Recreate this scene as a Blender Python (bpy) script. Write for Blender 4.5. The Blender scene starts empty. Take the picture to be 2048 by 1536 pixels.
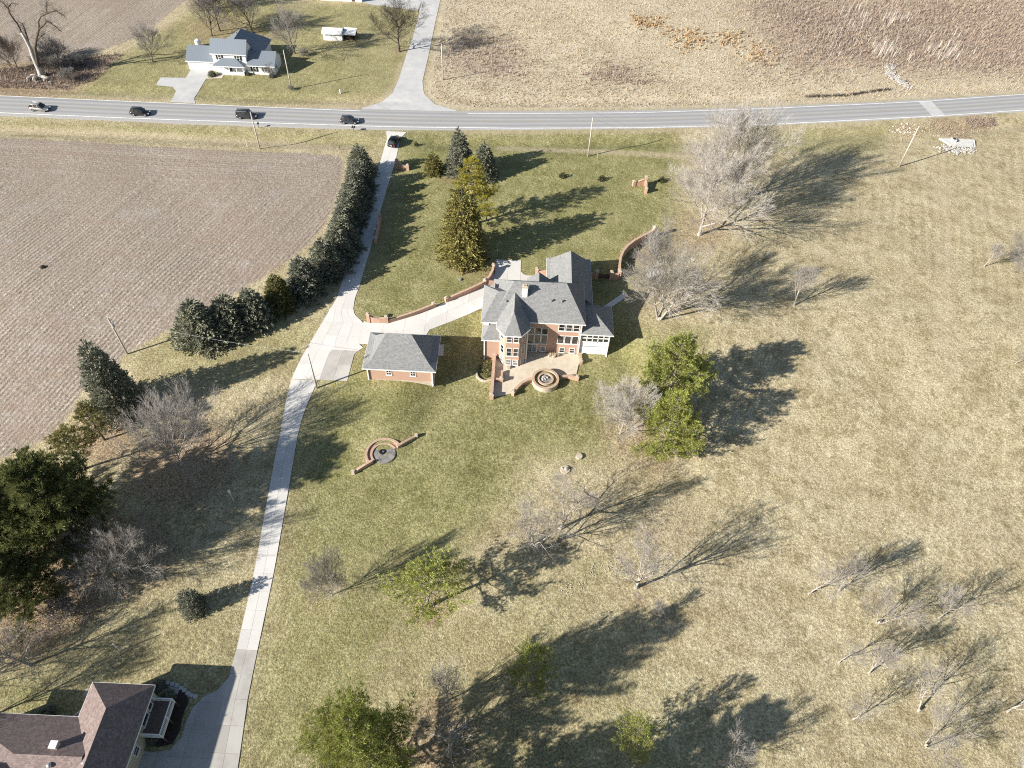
import bpy, math, random
import numpy as np
from mathutils import Vector, Matrix

SC = bpy.context.scene
COL = SC.collection
R = math.radians

# ------------------------------------------------------------------ camera
# survey of the photograph: focal length in pixels of a 2048 px wide frame, camera height, plumb point
FPX, NADIR, CAMH = 1430.0, (965.0, 2000.0), 93.0
_n = np.array([(NADIR[0] - 1024) / FPX, (NADIR[1] - 768) / FPX, 1.0]); _n /= np.linalg.norm(_n)
_up = -_n
_Y = np.array([0, 0, 1.0]) - _up * _up[2]; _Y /= np.linalg.norm(_Y)
_X = np.cross(_Y, _up)
RC = np.stack([_X, _Y, _up])                      # camera axes -> world axes
cam = bpy.data.cameras.new('camera')
cam.sensor_fit = 'HORIZONTAL'; cam.sensor_width = 36.0; cam.lens = FPX / 2048 * 36.0
cam.clip_start = 1.0; cam.clip_end = 6000.0
camo = bpy.data.objects.new('camera', cam); COL.objects.link(camo)
m = Matrix.Identity(4)
for i in range(3):
    m[i][0] = RC[i][0]; m[i][1] = -RC[i][1]; m[i][2] = -RC[i][2]
m[2][3] = CAMH
camo.matrix_world = m
SC.camera = camo

# ------------------------------------------------------------------ light
SUN_ELEV, SHADOW_AZ = R(25.9), R(28.5)            # shadows fall towards +x +y
SDIR = Vector((math.cos(SHADOW_AZ) * math.cos(SUN_ELEV), math.sin(SHADOW_AZ) * math.cos(SUN_ELEV), -math.sin(SUN_ELEV)))
sun = bpy.data.lights.new('sun', 'SUN'); sun.energy = 5.0; sun.angle = R(0.55); sun.color = (1.0, 0.95, 0.87)
suno = bpy.data.objects.new('sun', sun); COL.objects.link(suno)
suno.rotation_euler = SDIR.to_track_quat('-Z', 'Y').to_euler(); suno.location = (-200, -100, 200)
world = bpy.data.worlds.new('World'); SC.world = world; world.use_nodes = True
nt = world.node_tree; nt.nodes.clear()
sky = nt.nodes.new('ShaderNodeTexSky'); sky.sky_type = 'NISHITA'; sky.sun_disc = False
sky.sun_elevation = SUN_ELEV
sky.sun_rotation = math.atan2(-SDIR.x, -SDIR.y)   # compass bearing of the sun from +Y
sky.air_density = 1.0; sky.dust_density = 0.6; sky.ozone_density = 1.0
bg = nt.nodes.new('ShaderNodeBackground'); bg.inputs[1].default_value = 0.06
wo = nt.nodes.new('ShaderNodeOutputWorld')
nt.links.new(sky.outputs[0], bg.inputs[0]); nt.links.new(bg.outputs[0], wo.inputs[0])
SC.view_settings.view_transform = 'Standard'; SC.view_settings.look = 'None'
SC.view_settings.exposure = 1.02; SC.view_settings.gamma = 1.0
SC.view_settings.use_curve_mapping = False
SC.cycles.use_denoising = False; SC.cycles.filter_width = 1.1
SC.cycles.max_bounces = 6; SC.cycles.diffuse_bounces = 3; SC.cycles.transparent_max_bounces = 4

# ------------------------------------------------------------------ terrain
def pxw(px, py, z=0.0):
    r = RC @ np.array([(px - 1024) / FPX, (py - 768) / FPX, 1.0])
    t = (z - CAMH) / r[2]
    return np.array([t * r[0], t * r[1], z])

def sst(a, b, v):
    t = np.clip((v - a) / (b - a), 0, 1); return t * t * (3 - 2 * t)

_rn = [(-60, 187.5), (0, 190), (250, 200.5), (512, 212), (760, 218), (1024, 221), (1280, 219), (1536, 212), (1800, 200), (2048, 186), (2110, 182)]
_rs = [(-60, 230), (0, 233), (250, 244), (512, 255), (760, 261.5), (1024, 261.5), (1280, 259), (1536, 252.5), (1800, 240), (2048, 225), (2110, 220.5)]
RN = np.array([pxw(*p)[:2] for p in _rn]); RS = np.array([pxw(*p)[:2] for p in _rs])
def road_mid(x):
    yn = np.interp(x, RN[:, 0], RN[:, 1]); ys = np.interp(x, RS[:, 0], RS[:, 1])
    return (yn + ys) / 2 + np.where(x > 150, (x - 150) * .19, 0)

def terrain(x, y):
    x = np.asarray(x, float); y = np.asarray(y, float)
    dist = np.maximum(np.maximum(-7 - x, x - 19), 0)
    k = sst(0, 14, dist)
    hi = 100 + 6 * k; lo = 89.5 - 33.5 * k
    t = np.clip((hi - y) / (hi - lo), 0, 1)
    z = -3.1 * t * t * (3 - 2 * t)
    d = y - road_mid(x)
    g = lambda c, s: 1 - np.exp(-((x - c) / s) ** 2)
    z = z - 0.75 * np.exp(-((d + 10.5) / 2.6) ** 2) * g(-29.5, 7) * g(101, 9)
    z = z - 0.55 * np.exp(-((d - 9.5) / 2.2) ** 2) * g(-24, 13) * g(-88, 9) * g(98, 9)
    rough = 0.10 * (np.sin(x * .11 + 1.3) * np.cos(y * .09 + .4) + .6 * np.sin(x * .23 + y * .17))
    rough = rough * sst(9, 22, np.abs(d)) * sst(0, 16, np.hypot(np.maximum(np.abs(x - 2) - 12, 0), np.maximum(np.abs(y - 95) - 12, 0)))
    z = z + rough
    # shallow swale down the back slope and rise of the far meadow
    z = z + 1.2 * sst(14, 60, d) * sst(-20, 40, x)
    return z
def tz(x, y): return float(terrain(x, y))
def G(px, py):
    z = 0.0
    for _ in range(8):
        p = pxw(px, py, z); z = tz(p[0], p[1])
    return (float(p[0]), float(p[1]), z)

# ------------------------------------------------------------------ mesh helper
class MB:
    def __init__(s): s.v = []; s.f = []
    def add(s, vs, fs):
        b = len(s.v); s.v.extend(tuple(map(float, v)) for v in vs); s.f.extend(tuple(i + b for i in f) for f in fs); return s
    def box(s, x0, x1, y0, y1, z0, z1):
        return s.add([(x0, y0, z0), (x1, y0, z0), (x1, y1, z0), (x0, y1, z0), (x0, y0, z1), (x1, y0, z1), (x1, y1, z1), (x0, y1, z1)],
                     [(0, 3, 2, 1), (4, 5, 6, 7), (0, 1, 5, 4), (1, 2, 6, 5), (2, 3, 7, 6), (3, 0, 4, 7)])
    def obox(s, p, u, n, a0, a1, d0, d1, z0, z1):
        """box in a frame: p origin, u along, n outward (unit 2-vectors), heights relative to p.z"""
        c = lambda a, d, z: (p[0] + u[0] * a + n[0] * d, p[1] + u[1] * a + n[1] * d, p[2] + z)
        vs = [c(a0, d0, z0), c(a1, d0, z0), c(a1, d1, z0), c(a0, d1, z0), c(a0, d0, z1), c(a1, d0, z1), c(a1, d1, z1), c(a0, d1, z1)]
        return s.add(vs, [(0, 3, 2, 1), (4, 5, 6, 7), (0, 1, 5, 4), (1, 2, 6, 5), (2, 3, 7, 6), (3, 0, 4, 7)])
    def prism(s, poly, z0, z1):
        n = len(poly); g = lambda z, p: z(p[0], p[1]) if callable(z) else z
        vs = [(p[0], p[1], g(z0, p)) for p in poly] + [(p[0], p[1], g(z1, p)) for p in poly]
        a = sum(poly[i][0] * poly[(i + 1) % n][1] - poly[(i + 1) % n][0] * poly[i][1] for i in range(n))
        fs = [tuple(range(n, 2 * n)), tuple(range(n - 1, -1, -1))] + [(i, (i + 1) % n, n + (i + 1) % n, n + i) for i in range(n)]
        if a < 0: fs = [tuple(reversed(f)) for f in fs]
        return s.add(vs, fs)
    def tube(s, p0, p1, r0, r1, n=6, cap=True):
        p0 = Vector(p0); p1 = Vector(p1); d = (p1 - p0)
        if d.length < 1e-6: return s
        d.normalize(); a = d.orthogonal().normalized(); b = d.cross(a)
        vs = []
        for p, r in ((p0, r0), (p1, r1)):
            for i in range(n):
                t = 2 * math.pi * i / n; vs.append(p + (a * math.cos(t) + b * math.sin(t)) * r)
        fs = [(i, (i + 1) % n, n + (i + 1) % n, n + i) for i in range(n)]
        if cap: fs += [tuple(range(n - 1, -1, -1)), tuple(range(n, 2 * n))]
        return s.add(vs, fs)
    def ball(s, c, r, n=8, m=5, sz=1.0, jit=0, rnd=None):
        vs = [(c[0], c[1], c[2] - r * sz)]
        for j in range(1, m):
            ph = math.pi * j / m - math.pi / 2
            for i in range(n):
                k = 1 + (rnd.uniform(-jit, jit) if jit else 0); t = 2 * math.pi * i / n
                vs.append((c[0] + r * k * math.cos(ph) * math.cos(t), c[1] + r * k * math.cos(ph) * math.sin(t), c[2] + r * sz * k * math.sin(ph)))
        vs.append((c[0], c[1], c[2] + r * sz)); L = len(vs) - 1
        fs = [(0, 1 + (i + 1) % n, 1 + i) for i in range(n)]
        for j in range(m - 2):
            for i in range(n):
                a = 1 + j * n; fs.append((a + i, a + (i + 1) % n, a + n + (i + 1) % n, a + n + i))
        a = 1 + (m - 2) * n; fs += [(a + i, a + (i + 1) % n, L) for i in range(n)]
        return s.add(vs, fs)
    def mesh(s, name, mat, smooth=False):
        me = bpy.data.meshes.new(name); me.from_pydata(s.v, [], s.f); me.validate(clean_customdata=False)
        if mat: me.materials.append(mat)
        if smooth: me.shade_smooth()
        me.update(); return me
    def build(s, name, mat, parent=None, smooth=False):
        return link(name, s.mesh(name, mat, smooth), parent)

def link(name, me, parent=None):
    o = bpy.data.objects.new(name, me); COL.objects.link(o)
    if parent is not None:
        o.parent = parent; q = parent; loc = Vector((0, 0, 0))
        while q is not None: loc += q.location; q = q.parent
        if loc.length: o.matrix_parent_inverse = Matrix.Translation(-loc) if parent.type == 'EMPTY' else Matrix.Identity(4)
    return o
def sub(name, mb, mat, parent, smooth=False):
    """a piece of a part: built in the same coordinates as its parent mesh"""
    o = bpy.data.objects.new(name, mb.mesh(name, mat, smooth)); COL.objects.link(o); o.parent = parent; return o
def tag(o, label=None, cat=None, group=None, kind=None):
    if label: o['label'] = label
    if cat: o['category'] = cat
    if group: o['group'] = group
    if kind: o['kind'] = kind
    return o
def empty(name, loc=(0, 0, 0)):
    o = bpy.data.objects.new(name, None); o.location = loc; o.empty_display_size = .5; COL.objects.link(o); return o
def struct(o): o['kind'] = 'structure'; return o
def copy_tree(o, parent=None):
    c = o.copy(); COL.objects.link(c)
    if parent is not None: c.parent = parent
    for ch in list(o.children): copy_tree(ch, c)
    return c
def np_mesh(name, V, F, mat, smooth=False):
    """V (n,3), F (m,k) arrays"""
    me = bpy.data.meshes.new(name); V = np.asarray(V, np.float32); F = np.asarray(F, np.int32); k = F.shape[1]
    me.vertices.add(len(V)); me.vertices.foreach_set('co', V.ravel())
    me.loops.add(F.size); me.loops.foreach_set('vertex_index', F.ravel())
    me.polygons.add(len(F)); me.polygons.foreach_set('loop_start', np.arange(0, F.size, k, dtype=np.int32))
    me.polygons.foreach_set('loop_total', np.full(len(F), k, np.int32))
    if mat: me.materials.append(mat)
    me.update(calc_edges=True)
    if smooth: me.shade_smooth()
    return me

# ------------------------------------------------------------------ materials
class NT:
    def __init__(s, name, rough=0.9, spec=0.2):
        s.m = bpy.data.materials.new(name); s.m.use_nodes = True; s.t = s.m.node_tree
        s.b = s.t.nodes['Principled BSDF']; s.b.inputs['Roughness'].default_value = rough
        s.b.inputs['Specular IOR Level'].default_value = spec
        s.co = None
    def n(s, t): return s.t.nodes.new(t)
    def l(s, a, b): s.t.links.new(a, b)
    def put(s, sock, v):
        if isinstance(v, (int, float)): sock.default_value = v
        elif isinstance(v, (tuple, list)): sock.default_value = (*v, 1.0) if len(v) == 3 and sock.type == 'RGBA' else v
        else: s.l(v, sock)
    def coord(s):
        if s.co is None: s.co = s.n('ShaderNodeNewGeometry').outputs['Position']
        return s.co
    def ocoord(s): return s.n('ShaderNodeTexCoord').outputs['Object']
    def scale(s, v, sc):
        x = s.n('ShaderNodeVectorMath'); x.operation = 'MULTIPLY'; s.l(v, x.inputs[0]); x.inputs[1].default_value = sc; return x.outputs[0]
    def noise(s, sc, det=3, ro=.55, vec=None, dist=0):
        x = s.n('ShaderNodeTexNoise'); x.inputs['Scale'].default_value = sc; x.inputs['Detail'].default_value = det
        x.inputs['Roughness'].default_value = ro; x.inputs['Distortion'].default_value = dist; s.l(vec if vec is not None else s.coord(), x.inputs['Vector']); return x.outputs['Fac']
    def vor(s, sc, vec=None, out='Distance'):
        x = s.n('ShaderNodeTexVoronoi'); x.inputs['Scale'].default_value = sc; s.l(vec if vec is not None else s.coord(), x.inputs['Vector']); return x.outputs[out]
    def math(s, op, a, b=0.0, c=0.0):
        x = s.n('ShaderNodeMath'); x.operation = op; s.put(x.inputs[0], a); s.put(x.inputs[1], b); s.put(x.inputs[2], c); return x.outputs[0]
    def mapr(s, v, a, b, c=0.0, d=1.0):
        x = s.n('ShaderNodeMapRange'); s.put(x.inputs['Value'], v); x.inputs['From Min'].default_value = a; x.inputs['From Max'].default_value = b
        x.inputs['To Min'].default_value = c; x.inputs['To Max'].default_value = d; x.interpolation_type = 'SMOOTHSTEP'; return x.outputs[0]
    def mix(s, f, a, b, mode='MIX'):
        x = s.n('ShaderNodeMix'); x.data_type = 'RGBA'; x.blend_type = mode; s.put(x.inputs[0], f); s.put(x.inputs[6], a); s.put(x.inputs[7], b); return x.outputs[2]
    def ramp(s, f, stops):
        x = s.n('ShaderNodeValToRGB'); e = x.color_ramp.elements
        while len(e) < len(stops): e.new(0.5)
        for i, (p, c) in enumerate(stops): e[i].position = p; e[i].color = (*c, 1)
        s.l(f, x.inputs[0]); return x.outputs[0]
    def attr(s, name):
        x = s.n('ShaderNodeAttribute'); x.attribute_name = name; return x.outputs['Fac']
    def island(s): return s.n('ShaderNodeNewGeometry').outputs['Random Per Island']
    def objrand(s): return s.n('ShaderNodeObjectInfo').outputs['Random']
    def col(s, c): s.put(s.b.inputs['Base Color'], c); return s
    def bump(s, h, dist, strength=1.0):
        x = s.n('ShaderNodeBump'); x.inputs['Distance'].default_value = dist; x.inputs['Strength'].default_value = strength
        s.l(h, x.inputs['Height']); s.l(x.outputs[0], s.b.inputs['Normal']); return s

def plain(name, c, rough=.7, spec=.3, var=.12, sc=2.0, metal=0.0):
    t = NT(name, rough, spec); d = tuple(max(0, v * (1 - var)) for v in c); e = tuple(v * (1 + var) for v in c)
    t.col(t.ramp(t.noise(sc, 4), [(.3, d), (.7, e)])); t.b.inputs['Metallic'].default_value = metal; return t.m

def make_mats():
    M = {}
    t = NT('brick', .85, .2)     # courses of red brick with pale mortar, world aligned
    bt = t.n('ShaderNodeTexBrick'); pos = t.coord()
    sx = t.n('ShaderNodeSeparateXYZ'); t.l(pos, sx.inputs[0]); cx = t.n('ShaderNodeCombineXYZ')
    t.l(t.math('ADD', sx.outputs[0], sx.outputs[1]), cx.inputs[0]); t.l(sx.outputs[2], cx.inputs[1]); t.l(cx.outputs[0], bt.inputs[0])
    for k, v in (('Color1', (.46, .265, .185, 1)), ('Color2', (.40, .215, .145, 1)), ('Mortar', (.50, .43, .36, 1))): bt.inputs[k].default_value = v
    bt.inputs['Scale'].default_value = 1; bt.inputs['Brick Width'].default_value = .22; bt.inputs['Row Height'].default_value = .075; bt.inputs['Mortar Size'].default_value = .010
    t.col(t.mix(t.mapr(t.noise(1.1, 4), .35, .75), bt.outputs[0], t.mix(.55, bt.outputs[0], (.47, .29, .20)))); M['brick'] = t.m
    t = NT('coping', .8); t.col(t.ramp(t.noise(3.5, 4), [(.3, (.40, .27, .19)), (.7, (.52, .38, .28))])); M['coping'] = t.m
    t = NT('limestone', .85); t.col(t.ramp(t.noise(1.8, 5), [(.3, (.40, .33, .25)), (.7, (.55, .48, .385))])); t.bump(t.noise(5, 4), .03); M['limestone'] = t.m
    def shingle(name, a, b, c, axis=.14):
        t = NT(name, .9, .15); n1 = t.noise(.55, 4); n2 = t.noise(7, 3, .7)
        bt = t.n('ShaderNodeTexVoronoi'); bt.inputs['Scale'].default_value = 3.4; t.l(t.scale(t.coord(), (1, 1, 2.2)), bt.inputs['Vector'])
        cc = t.ramp(bt.outputs['Color'], [(.1, a), (.5, b), (.9, c)])
        cc = t.mix(t.mapr(n1, .35, .7, 0, .35), cc, b); cc = t.mix(.35, cc, t.ramp(n2, [(.3, a), (.7, c)])); t.col(cc)
        sz = t.n('ShaderNodeSeparateXYZ'); t.l(t.coord(), sz.inputs[0])
        saw = t.math('FRACT', t.math('DIVIDE', sz.outputs[2], axis)); t.bump(t.math('ADD', saw, t.math('MULTIPLY', n2, .8)), .02); return t.m
    M['shingle_grey'] = shingle('shingle_grey', (.155, .157, .155), (.215, .217, .213), (.30, .30, .295))
    M['shingle_brown'] = shingle('shingle_brown', (.135, .100, .092), (.205, .156, .144), (.30, .24, .22), .11)
    t = NT('metal_roof', .45, .4); sxx = t.n('ShaderNodeSeparateXYZ'); t.l(t.coord(), sxx.inputs[0])
    rib = t.math('FRACT', t.math('DIVIDE', sxx.outputs[0], .45)); t.col(t.mix(t.mapr(rib, .0, .16, 1, 0), (.205, .235, .265), (.13, .15, .175)))
    t.b.inputs['Metallic'].default_value = .25; M['metal_roof'] = t.m
    M['white'] = plain('white_paint', (.74, .74, .72), .55, .3, .06)
    M['vinyl'] = plain('white_siding', (.76, .76, .75), .6, .3, .05)
    t = NT('glass', .06, .8); t.col(t.ramp(t.noise(.9, 2), [(.4, (.012, .014, .016)), (.65, (.06, .062, .06))])); M['glass'] = t.m
    t = NT('glass_pale', .12, .6); t.col(t.ramp(t.noise(1.4, 2), [(.4, (.16, .165, .17)), (.65, (.36, .36, .35))])); M['glass_pale'] = t.m
    t = NT('concrete', .9, .15); rr = t.objrand()
    base = t.mix(rr, (.53, .51, .475), (.62, .60, .56)); st = t.mix(t.mapr(t.noise(.55, 5, .6), .45, .8, 0, .4), base, (.44, .41, .37))
    t.col(t.mix(t.mapr(t.noise(5, 3), .3, .7, 0, .3), st, (.68, .66, .625))); t.bump(t.noise(14, 3), .01); M['concrete'] = t.m
    t = NT('concrete_worn', .9, .15); rr = t.objrand(); base = t.mix(rr, (.38, .36, .33), (.47, .45, .41))
    t.col(t.mix(t.mapr(t.noise(.45, 5, .65), .42, .75, 0, .6), base, (.29, .265, .245))); M['concrete_worn'] = t.m
    t = NT('concrete_tan', .9, .15); t.col(t.ramp(t.noise(1.2, 4), [(.3, (.50, .43, .33)), (.7, (.60, .53, .42))])); M['paver_tan'] = t.m
    t = NT('asphalt', .85, .25); ac = t.attr('across')
    trk = t.math('SINE', t.math('MULTIPLY', ac, 2 * math.pi / 1.85)); trk = t.mapr(t.math('ADD', trk, t.math('MULTIPLY', t.noise(.12, 3), .8)), -.6, 1.3)
    stre = t.noise(.8, 4, .6, t.scale(t.coord(), (.05, 1.4, 1)))
    c0 = t.mix(trk, (.285, .282, .278), (.39, .385, .375)); c0 = t.mix(t.mapr(stre, .35, .7, 0, .5), c0, (.27, .265, .26))
    sh = t.mapr(t.math('ABSOLUTE', ac), 3.7, 4.1); gr = t.ramp(t.noise(3, 4, .7), [(.3, (.30, .29, .275)), (.7, (.44, .425, .40))])
    c0 = t.mix(sh, c0, gr); t.col(t.mix(t.mapr(t.noise(9, 2), .3, .7, 0, .3), c0, (.33, .325, .32))); t.bump(t.noise(20, 2), .01); M['asphalt'] = t.m
    t = NT('chip_seal', .92, .15); c0 = t.ramp(t.noise(.35, 5, .6), [(.3, (.40, .395, .385)), (.7, (.52, .515, .50))])
    t.col(t.mix(t.mapr(t.noise(6, 3), .35, .7, 0, .45), c0, (.52, .51, .49))); M['chip_seal'] = t.m
    t = NT('road_paint', .7, .3); t.col(t.ramp(t.noise(1.1, 4, .7), [(.3, (.50, .50, .48)), (.55, (.78, .78, .76))])); M['paint'] = t.m
    t = NT('yellow_paint', .8, .2); t.col(t.ramp(t.noise(.8, 4, .7), [(.35, (.30, .28, .24)), (.7, (.42, .34, .16))])); M['yellow_paint'] = t.m
    def bark(name, a, b): t = NT(name, .95, .1); t.col(t.ramp(t.noise(3.0, 4, .6, t.scale(t.ocoord(), (2, 2, .6))), [(.3, a), (.7, b)])); return t.m
    M['bark'] = bark('bark', (.20, .17, .14), (.38, .335, .28)); M['bark_pale'] = bark('bark_pale', (.25, .225, .19), (.46, .42, .365))
    M['bark_dark'] = bark('bark_dark', (.065, .054, .044), (.15, .125, .10)); M['bark_dead'] = bark('bark_dead', (.22, .19, .165), (.60, .57, .53))
    def twig(name, a, b): t = NT(name, .95, .1); t.col(t.mix(t.island(), a, b)); return t.m
    M['twig'] = twig('twig', (.155, .142, .128), (.36, .33, .30)); M['twig_pale'] = twig('twig_pale', (.225, .205, .182), (.47, .432, .39)); M['twig_dark'] = twig('twig_dark', (.07, .057, .047), (.17, .14, .115))
    def needles(name, a, b, c):
        t = NT(name, .75, .2); i = t.island(); t.col(t.mix(.9, t.ramp(i, [(.0, a), (.55, b), (1, c)]), t.mix(t.objrand(), (.78, .80, .82), (1.15, 1.12, 1.02)), 'MULTIPLY'))
        tr = t.n('ShaderNodeBsdfTranslucent'); t.l(t.ramp(i, [(0, b), (1, c)]), tr.inputs[0]); mx = t.n('ShaderNodeMixShader'); mx.inputs[0].default_value = .25
        out = t.t.nodes['Material Output']; t.l(t.b.outputs[0], mx.inputs[1]); t.l(tr.outputs[0], mx.inputs[2]); t.l(mx.outputs[0], out.inputs[0]); return t.m
    M['spruce_blue'] = needles('spruce_blue', (.105, .116, .082), (.225, .236, .175), (.40, .40, .315))
    M['spruce_green'] = needles('spruce_green', (.100, .100, .036), (.215, .205, .075), (.36, .325, .14))
    M['spruce_gold'] = needles('spruce_gold', (.115, .108, .034), (.255, .235, .075), (.43, .385, .155)); M['pine_gold'] = needles('pine_gold', (.19, .175, .02), (.37, .325, .045), (.53, .46, .10))
    M['pine_green'] = needles('pine_green', (.155, .185, .042), (.315, .350, .085), (.50, .51, .17))
    M['pine_dark'] = needles('pine_dark', (.055, .068, .025), (.130, .150, .052), (.26, .265, .10))
    t = NT('dry_blades', .9, .1); t.col(t.ramp(t.island(), [(0, (.32, .255, .175)), (.4, (.43, .355, .25)), (1, (.54, .465, .345))])); M['dry_blades'] = t.m
    t = NT('rust_blades', .9, .1); t.col(t.ramp(t.island(), [(0, (.30, .19, .10)), (.5, (.45, .31, .17)), (1, (.56, .43, .27))])); M['rust_blades'] = t.m
    t = NT('brown_stems', .9, .1); t.col(t.ramp(t.island(), [(0, (.20, .15, .12)), (.5, (.32, .25, .20)), (1, (.46, .38, .31))])); M['brown_stems'] = t.m
    M['cane'] = twig('cane', (.42, .37, .31), (.66, .60, .52))
    t = NT('pole_wood', .9, .15); t.col(t.ramp(t.noise(2, 3, .6, t.scale(t.ocoord(), (6, 6, .4))), [(.3, (.36, .32, .27)), (.7, (.56, .52, .46))])); M['pole'] = t.m
    M['wood_dark'] = plain('dark_wood', (.10, .07, .05), .8); M['steel'] = plain('galvanised', (.45, .46, .47), .4, .5, .1, 3, .6)
    M['wire'] = plain('wire', (.42, .42, .41), .5, .4); M['black'] = plain('black_plastic', (.02, .02, .02), .5, .4)
    M['limestone_white'] = plain('pale_concrete', (.52, .505, .475), .85, .15, .12, 1.5); M['yellow'] = plain('yellow_plastic', (.70, .56, .12), .6); M['riprap'] = plain('riprap_stone', (.37, .35, .32), .9, .1, .4, 2.5); M['rock'] = plain('pale_rock', (.50, .46, .39), .9, .1, .3, 1.6)
    M['joint'] = plain('joint_sand', (.36, .34, .31), .95, .1, .2, 2); M['dirt'] = plain('dark_mulch', (.055, .042, .034), .95, .1, .35, 3); M['stone_dark'] = plain('dark_flagstone', (.22, .21, .19), .85, .2, .45, 1.6)
    M['deck'] = plain('deck_boards', (.17, .125, .10), .8, .2, .2, 4); M['beige'] = plain('beige_siding', (.44, .40, .31), .7, .2, .08)
    M['tyre'] = plain('tyre', (.02, .02, .021), .8, .2); M['rim'] = plain('alloy_rim', (.40, .41, .42), .3, .5, .1, 3, .6)
    M['red_lamp'] = plain('red_lamp', (.35, .02, .015), .25, .5); M['clear_lamp'] = plain('clear_lamp', (.72, .72, .70), .2, .6)
    def carp(name, c): t = NT(name, .28, .5); t.col(c); t.b.inputs['Metallic'].default_value = .45; t.b.inputs['Coat Weight'].default_value = .6; return t.m
    M['car_silver'] = carp('silver_car_paint', (.40, .39, .365)); M['car_black'] = carp('black_car_paint', (.012, .012, .013))
    M['car_char'] = carp('charcoal_car_paint', (.045, .047, .052)); M['car_blue'] = carp('slate_car_paint', (.055, .065, .085)); M['car_green'] = carp('dark_grey_car_paint', (.03, .031, .033))
    M['evergreen_shrub'] = needles('evergreen_shrub', (.03, .035, .02), (.06, .065, .03), (.10, .10, .05))
    M['moss'] = plain('winter_shrub', (.20, .19, .085), .95, .1, .4, 4)
    return M
M = make_mats()
# ------------------------------------------------------------------ ground sheet: lawns, fields, meadow
def Wp(pts): return np.array([G(*p)[:2] for p in pts])
def seg_dist(poly, X, Y, closed=True):
    n = len(poly); D = np.full(X.shape, 1e9)
    for i in range(n if closed else n - 1):
        a = poly[i]; b = poly[(i + 1) % n]; e = b - a; L = e @ e + 1e-9
        t = np.clip(((X - a[0]) * e[0] + (Y - a[1]) * e[1]) / L, 0, 1)
        D = np.minimum(D, np.hypot(X - a[0] - t * e[0], Y - a[1] - t * e[1]))
    return D
def sdist(poly, X, Y):
    ins = np.zeros(X.shape, bool); n = len(poly)
    for i in range(n):
        a = poly[i]; b = poly[(i + 1) % n]
        c = ((a[1] > Y) != (b[1] > Y)) & (X < (b[0] - a[0]) * (Y - a[1]) / (b[1] - a[1] + 1e-12) + a[0]); ins ^= c
    return np.where(ins, 1, -1) * seg_dist(poly, X, Y)
def axis(a, b, st, far_lo, far_hi):
    core = np.arange(a, b + st / 2, st); lo = []; hi = []; d = st
    v = a
    while v > far_lo: d *= 1.35; v -= d; lo.append(v)
    d = st; v = b
    while v < far_hi: d *= 1.35; v += d; hi.append(v)
    return np.concatenate([lo[::-1], core, hi])
gx = axis(-172, 176, .8, -3000, 3000); gy = axis(8, 272, .8, -2000, 4000)
XX, YY = np.meshgrid(gx, gy); ZZ = terrain(XX, YY)

field_px = [(0, 276), (130, 281), (280, 291), (420, 299), (540, 304), (610, 306), (662, 310), (684, 317), (687, 335), (680, 372), (666, 420), (646, 454), (616, 490), (572, 524), (525, 556),
            (468, 590), (405, 628), (346, 656), (262, 700), (210, 745), (161, 786), (130, 841), (99, 872), (47, 901), (0, 917)]
FW = Wp(field_px)
field_poly = np.vstack([[-900, FW[0, 1]], FW, [FW[-1, 0] - 40, FW[-1, 1] - 18], [-900, FW[-1, 1] - 300]])
top_edge = FW[:6]; se_edge = np.vstack([FW[8:], [FW[-1, 0] - 40, FW[-1, 1] - 18], [FW[-1, 0] - 200, FW[-1, 1] - 90]])
f2 = Wp([(0, 128), (90, 122), (150, 114), (215, 97), (262, 80), (300, 58), (335, 30), (372, 0)])
field2_poly = np.vstack([[-900, f2[0, 1] - 5], f2, f2[-1] + 4 * (f2[-1] - f2[-2]), [f2[-1, 0] + 130, 900], [-900, 900]])
md = Wp([(886, -6), (874, 50), (864, 112), (853, 160), (855, 186), (874, 207), (915, 218), (1024, 219), (1280, 217), (1536, 210), (1800, 198), (2048, 184)])
meadow_poly = np.vstack([md[0] + (20, 80), md, [md[-1, 0] + 800, md[-1, 1] + 160], [900, 1200], [md[0, 0] + 40, 1200]])
fine = (np.abs(XX) < 260) & (YY > -60) & (YY < 420)
sdF = np.maximum(sdist(field_poly, XX, YY), sdist(field2_poly, XX, YY)); sdM = sdist(meadow_poly, XX, YY)
_a = FW[-1]; _d = Wp([(111, 712)])[0] - Wp([(0, 830)])[0]; _d /= np.linalg.norm(_d); dlin = (XX - _a[0]) * -_d[1] + (YY - _a[1]) * _d[0]
dtop = seg_dist(top_edge, XX, YY, False); dse = seg_dist(se_edge, XX, YY, False)
rowc = np.where(dtop < 13, dtop, dlin); rowa = np.where(dtop < 13, .35 * sst(13, 9, dtop), .25 + .75 * sst(13, 45, dtop))
rowa = np.where(YY > 172, .5, rowa)
a0 = pxw(143, 58); a1 = pxw(221, 0); dd = (a1 - a0)[:2]; dd /= np.linalg.norm(dd)
rowc = np.where(YY > 172, XX * -dd[1] + YY * dd[0], rowc)
green = .06 + .34 * sst(75, 35, YY) * sst(45, 0, XX) + .16 * sst(50, 22, YY)
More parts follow.
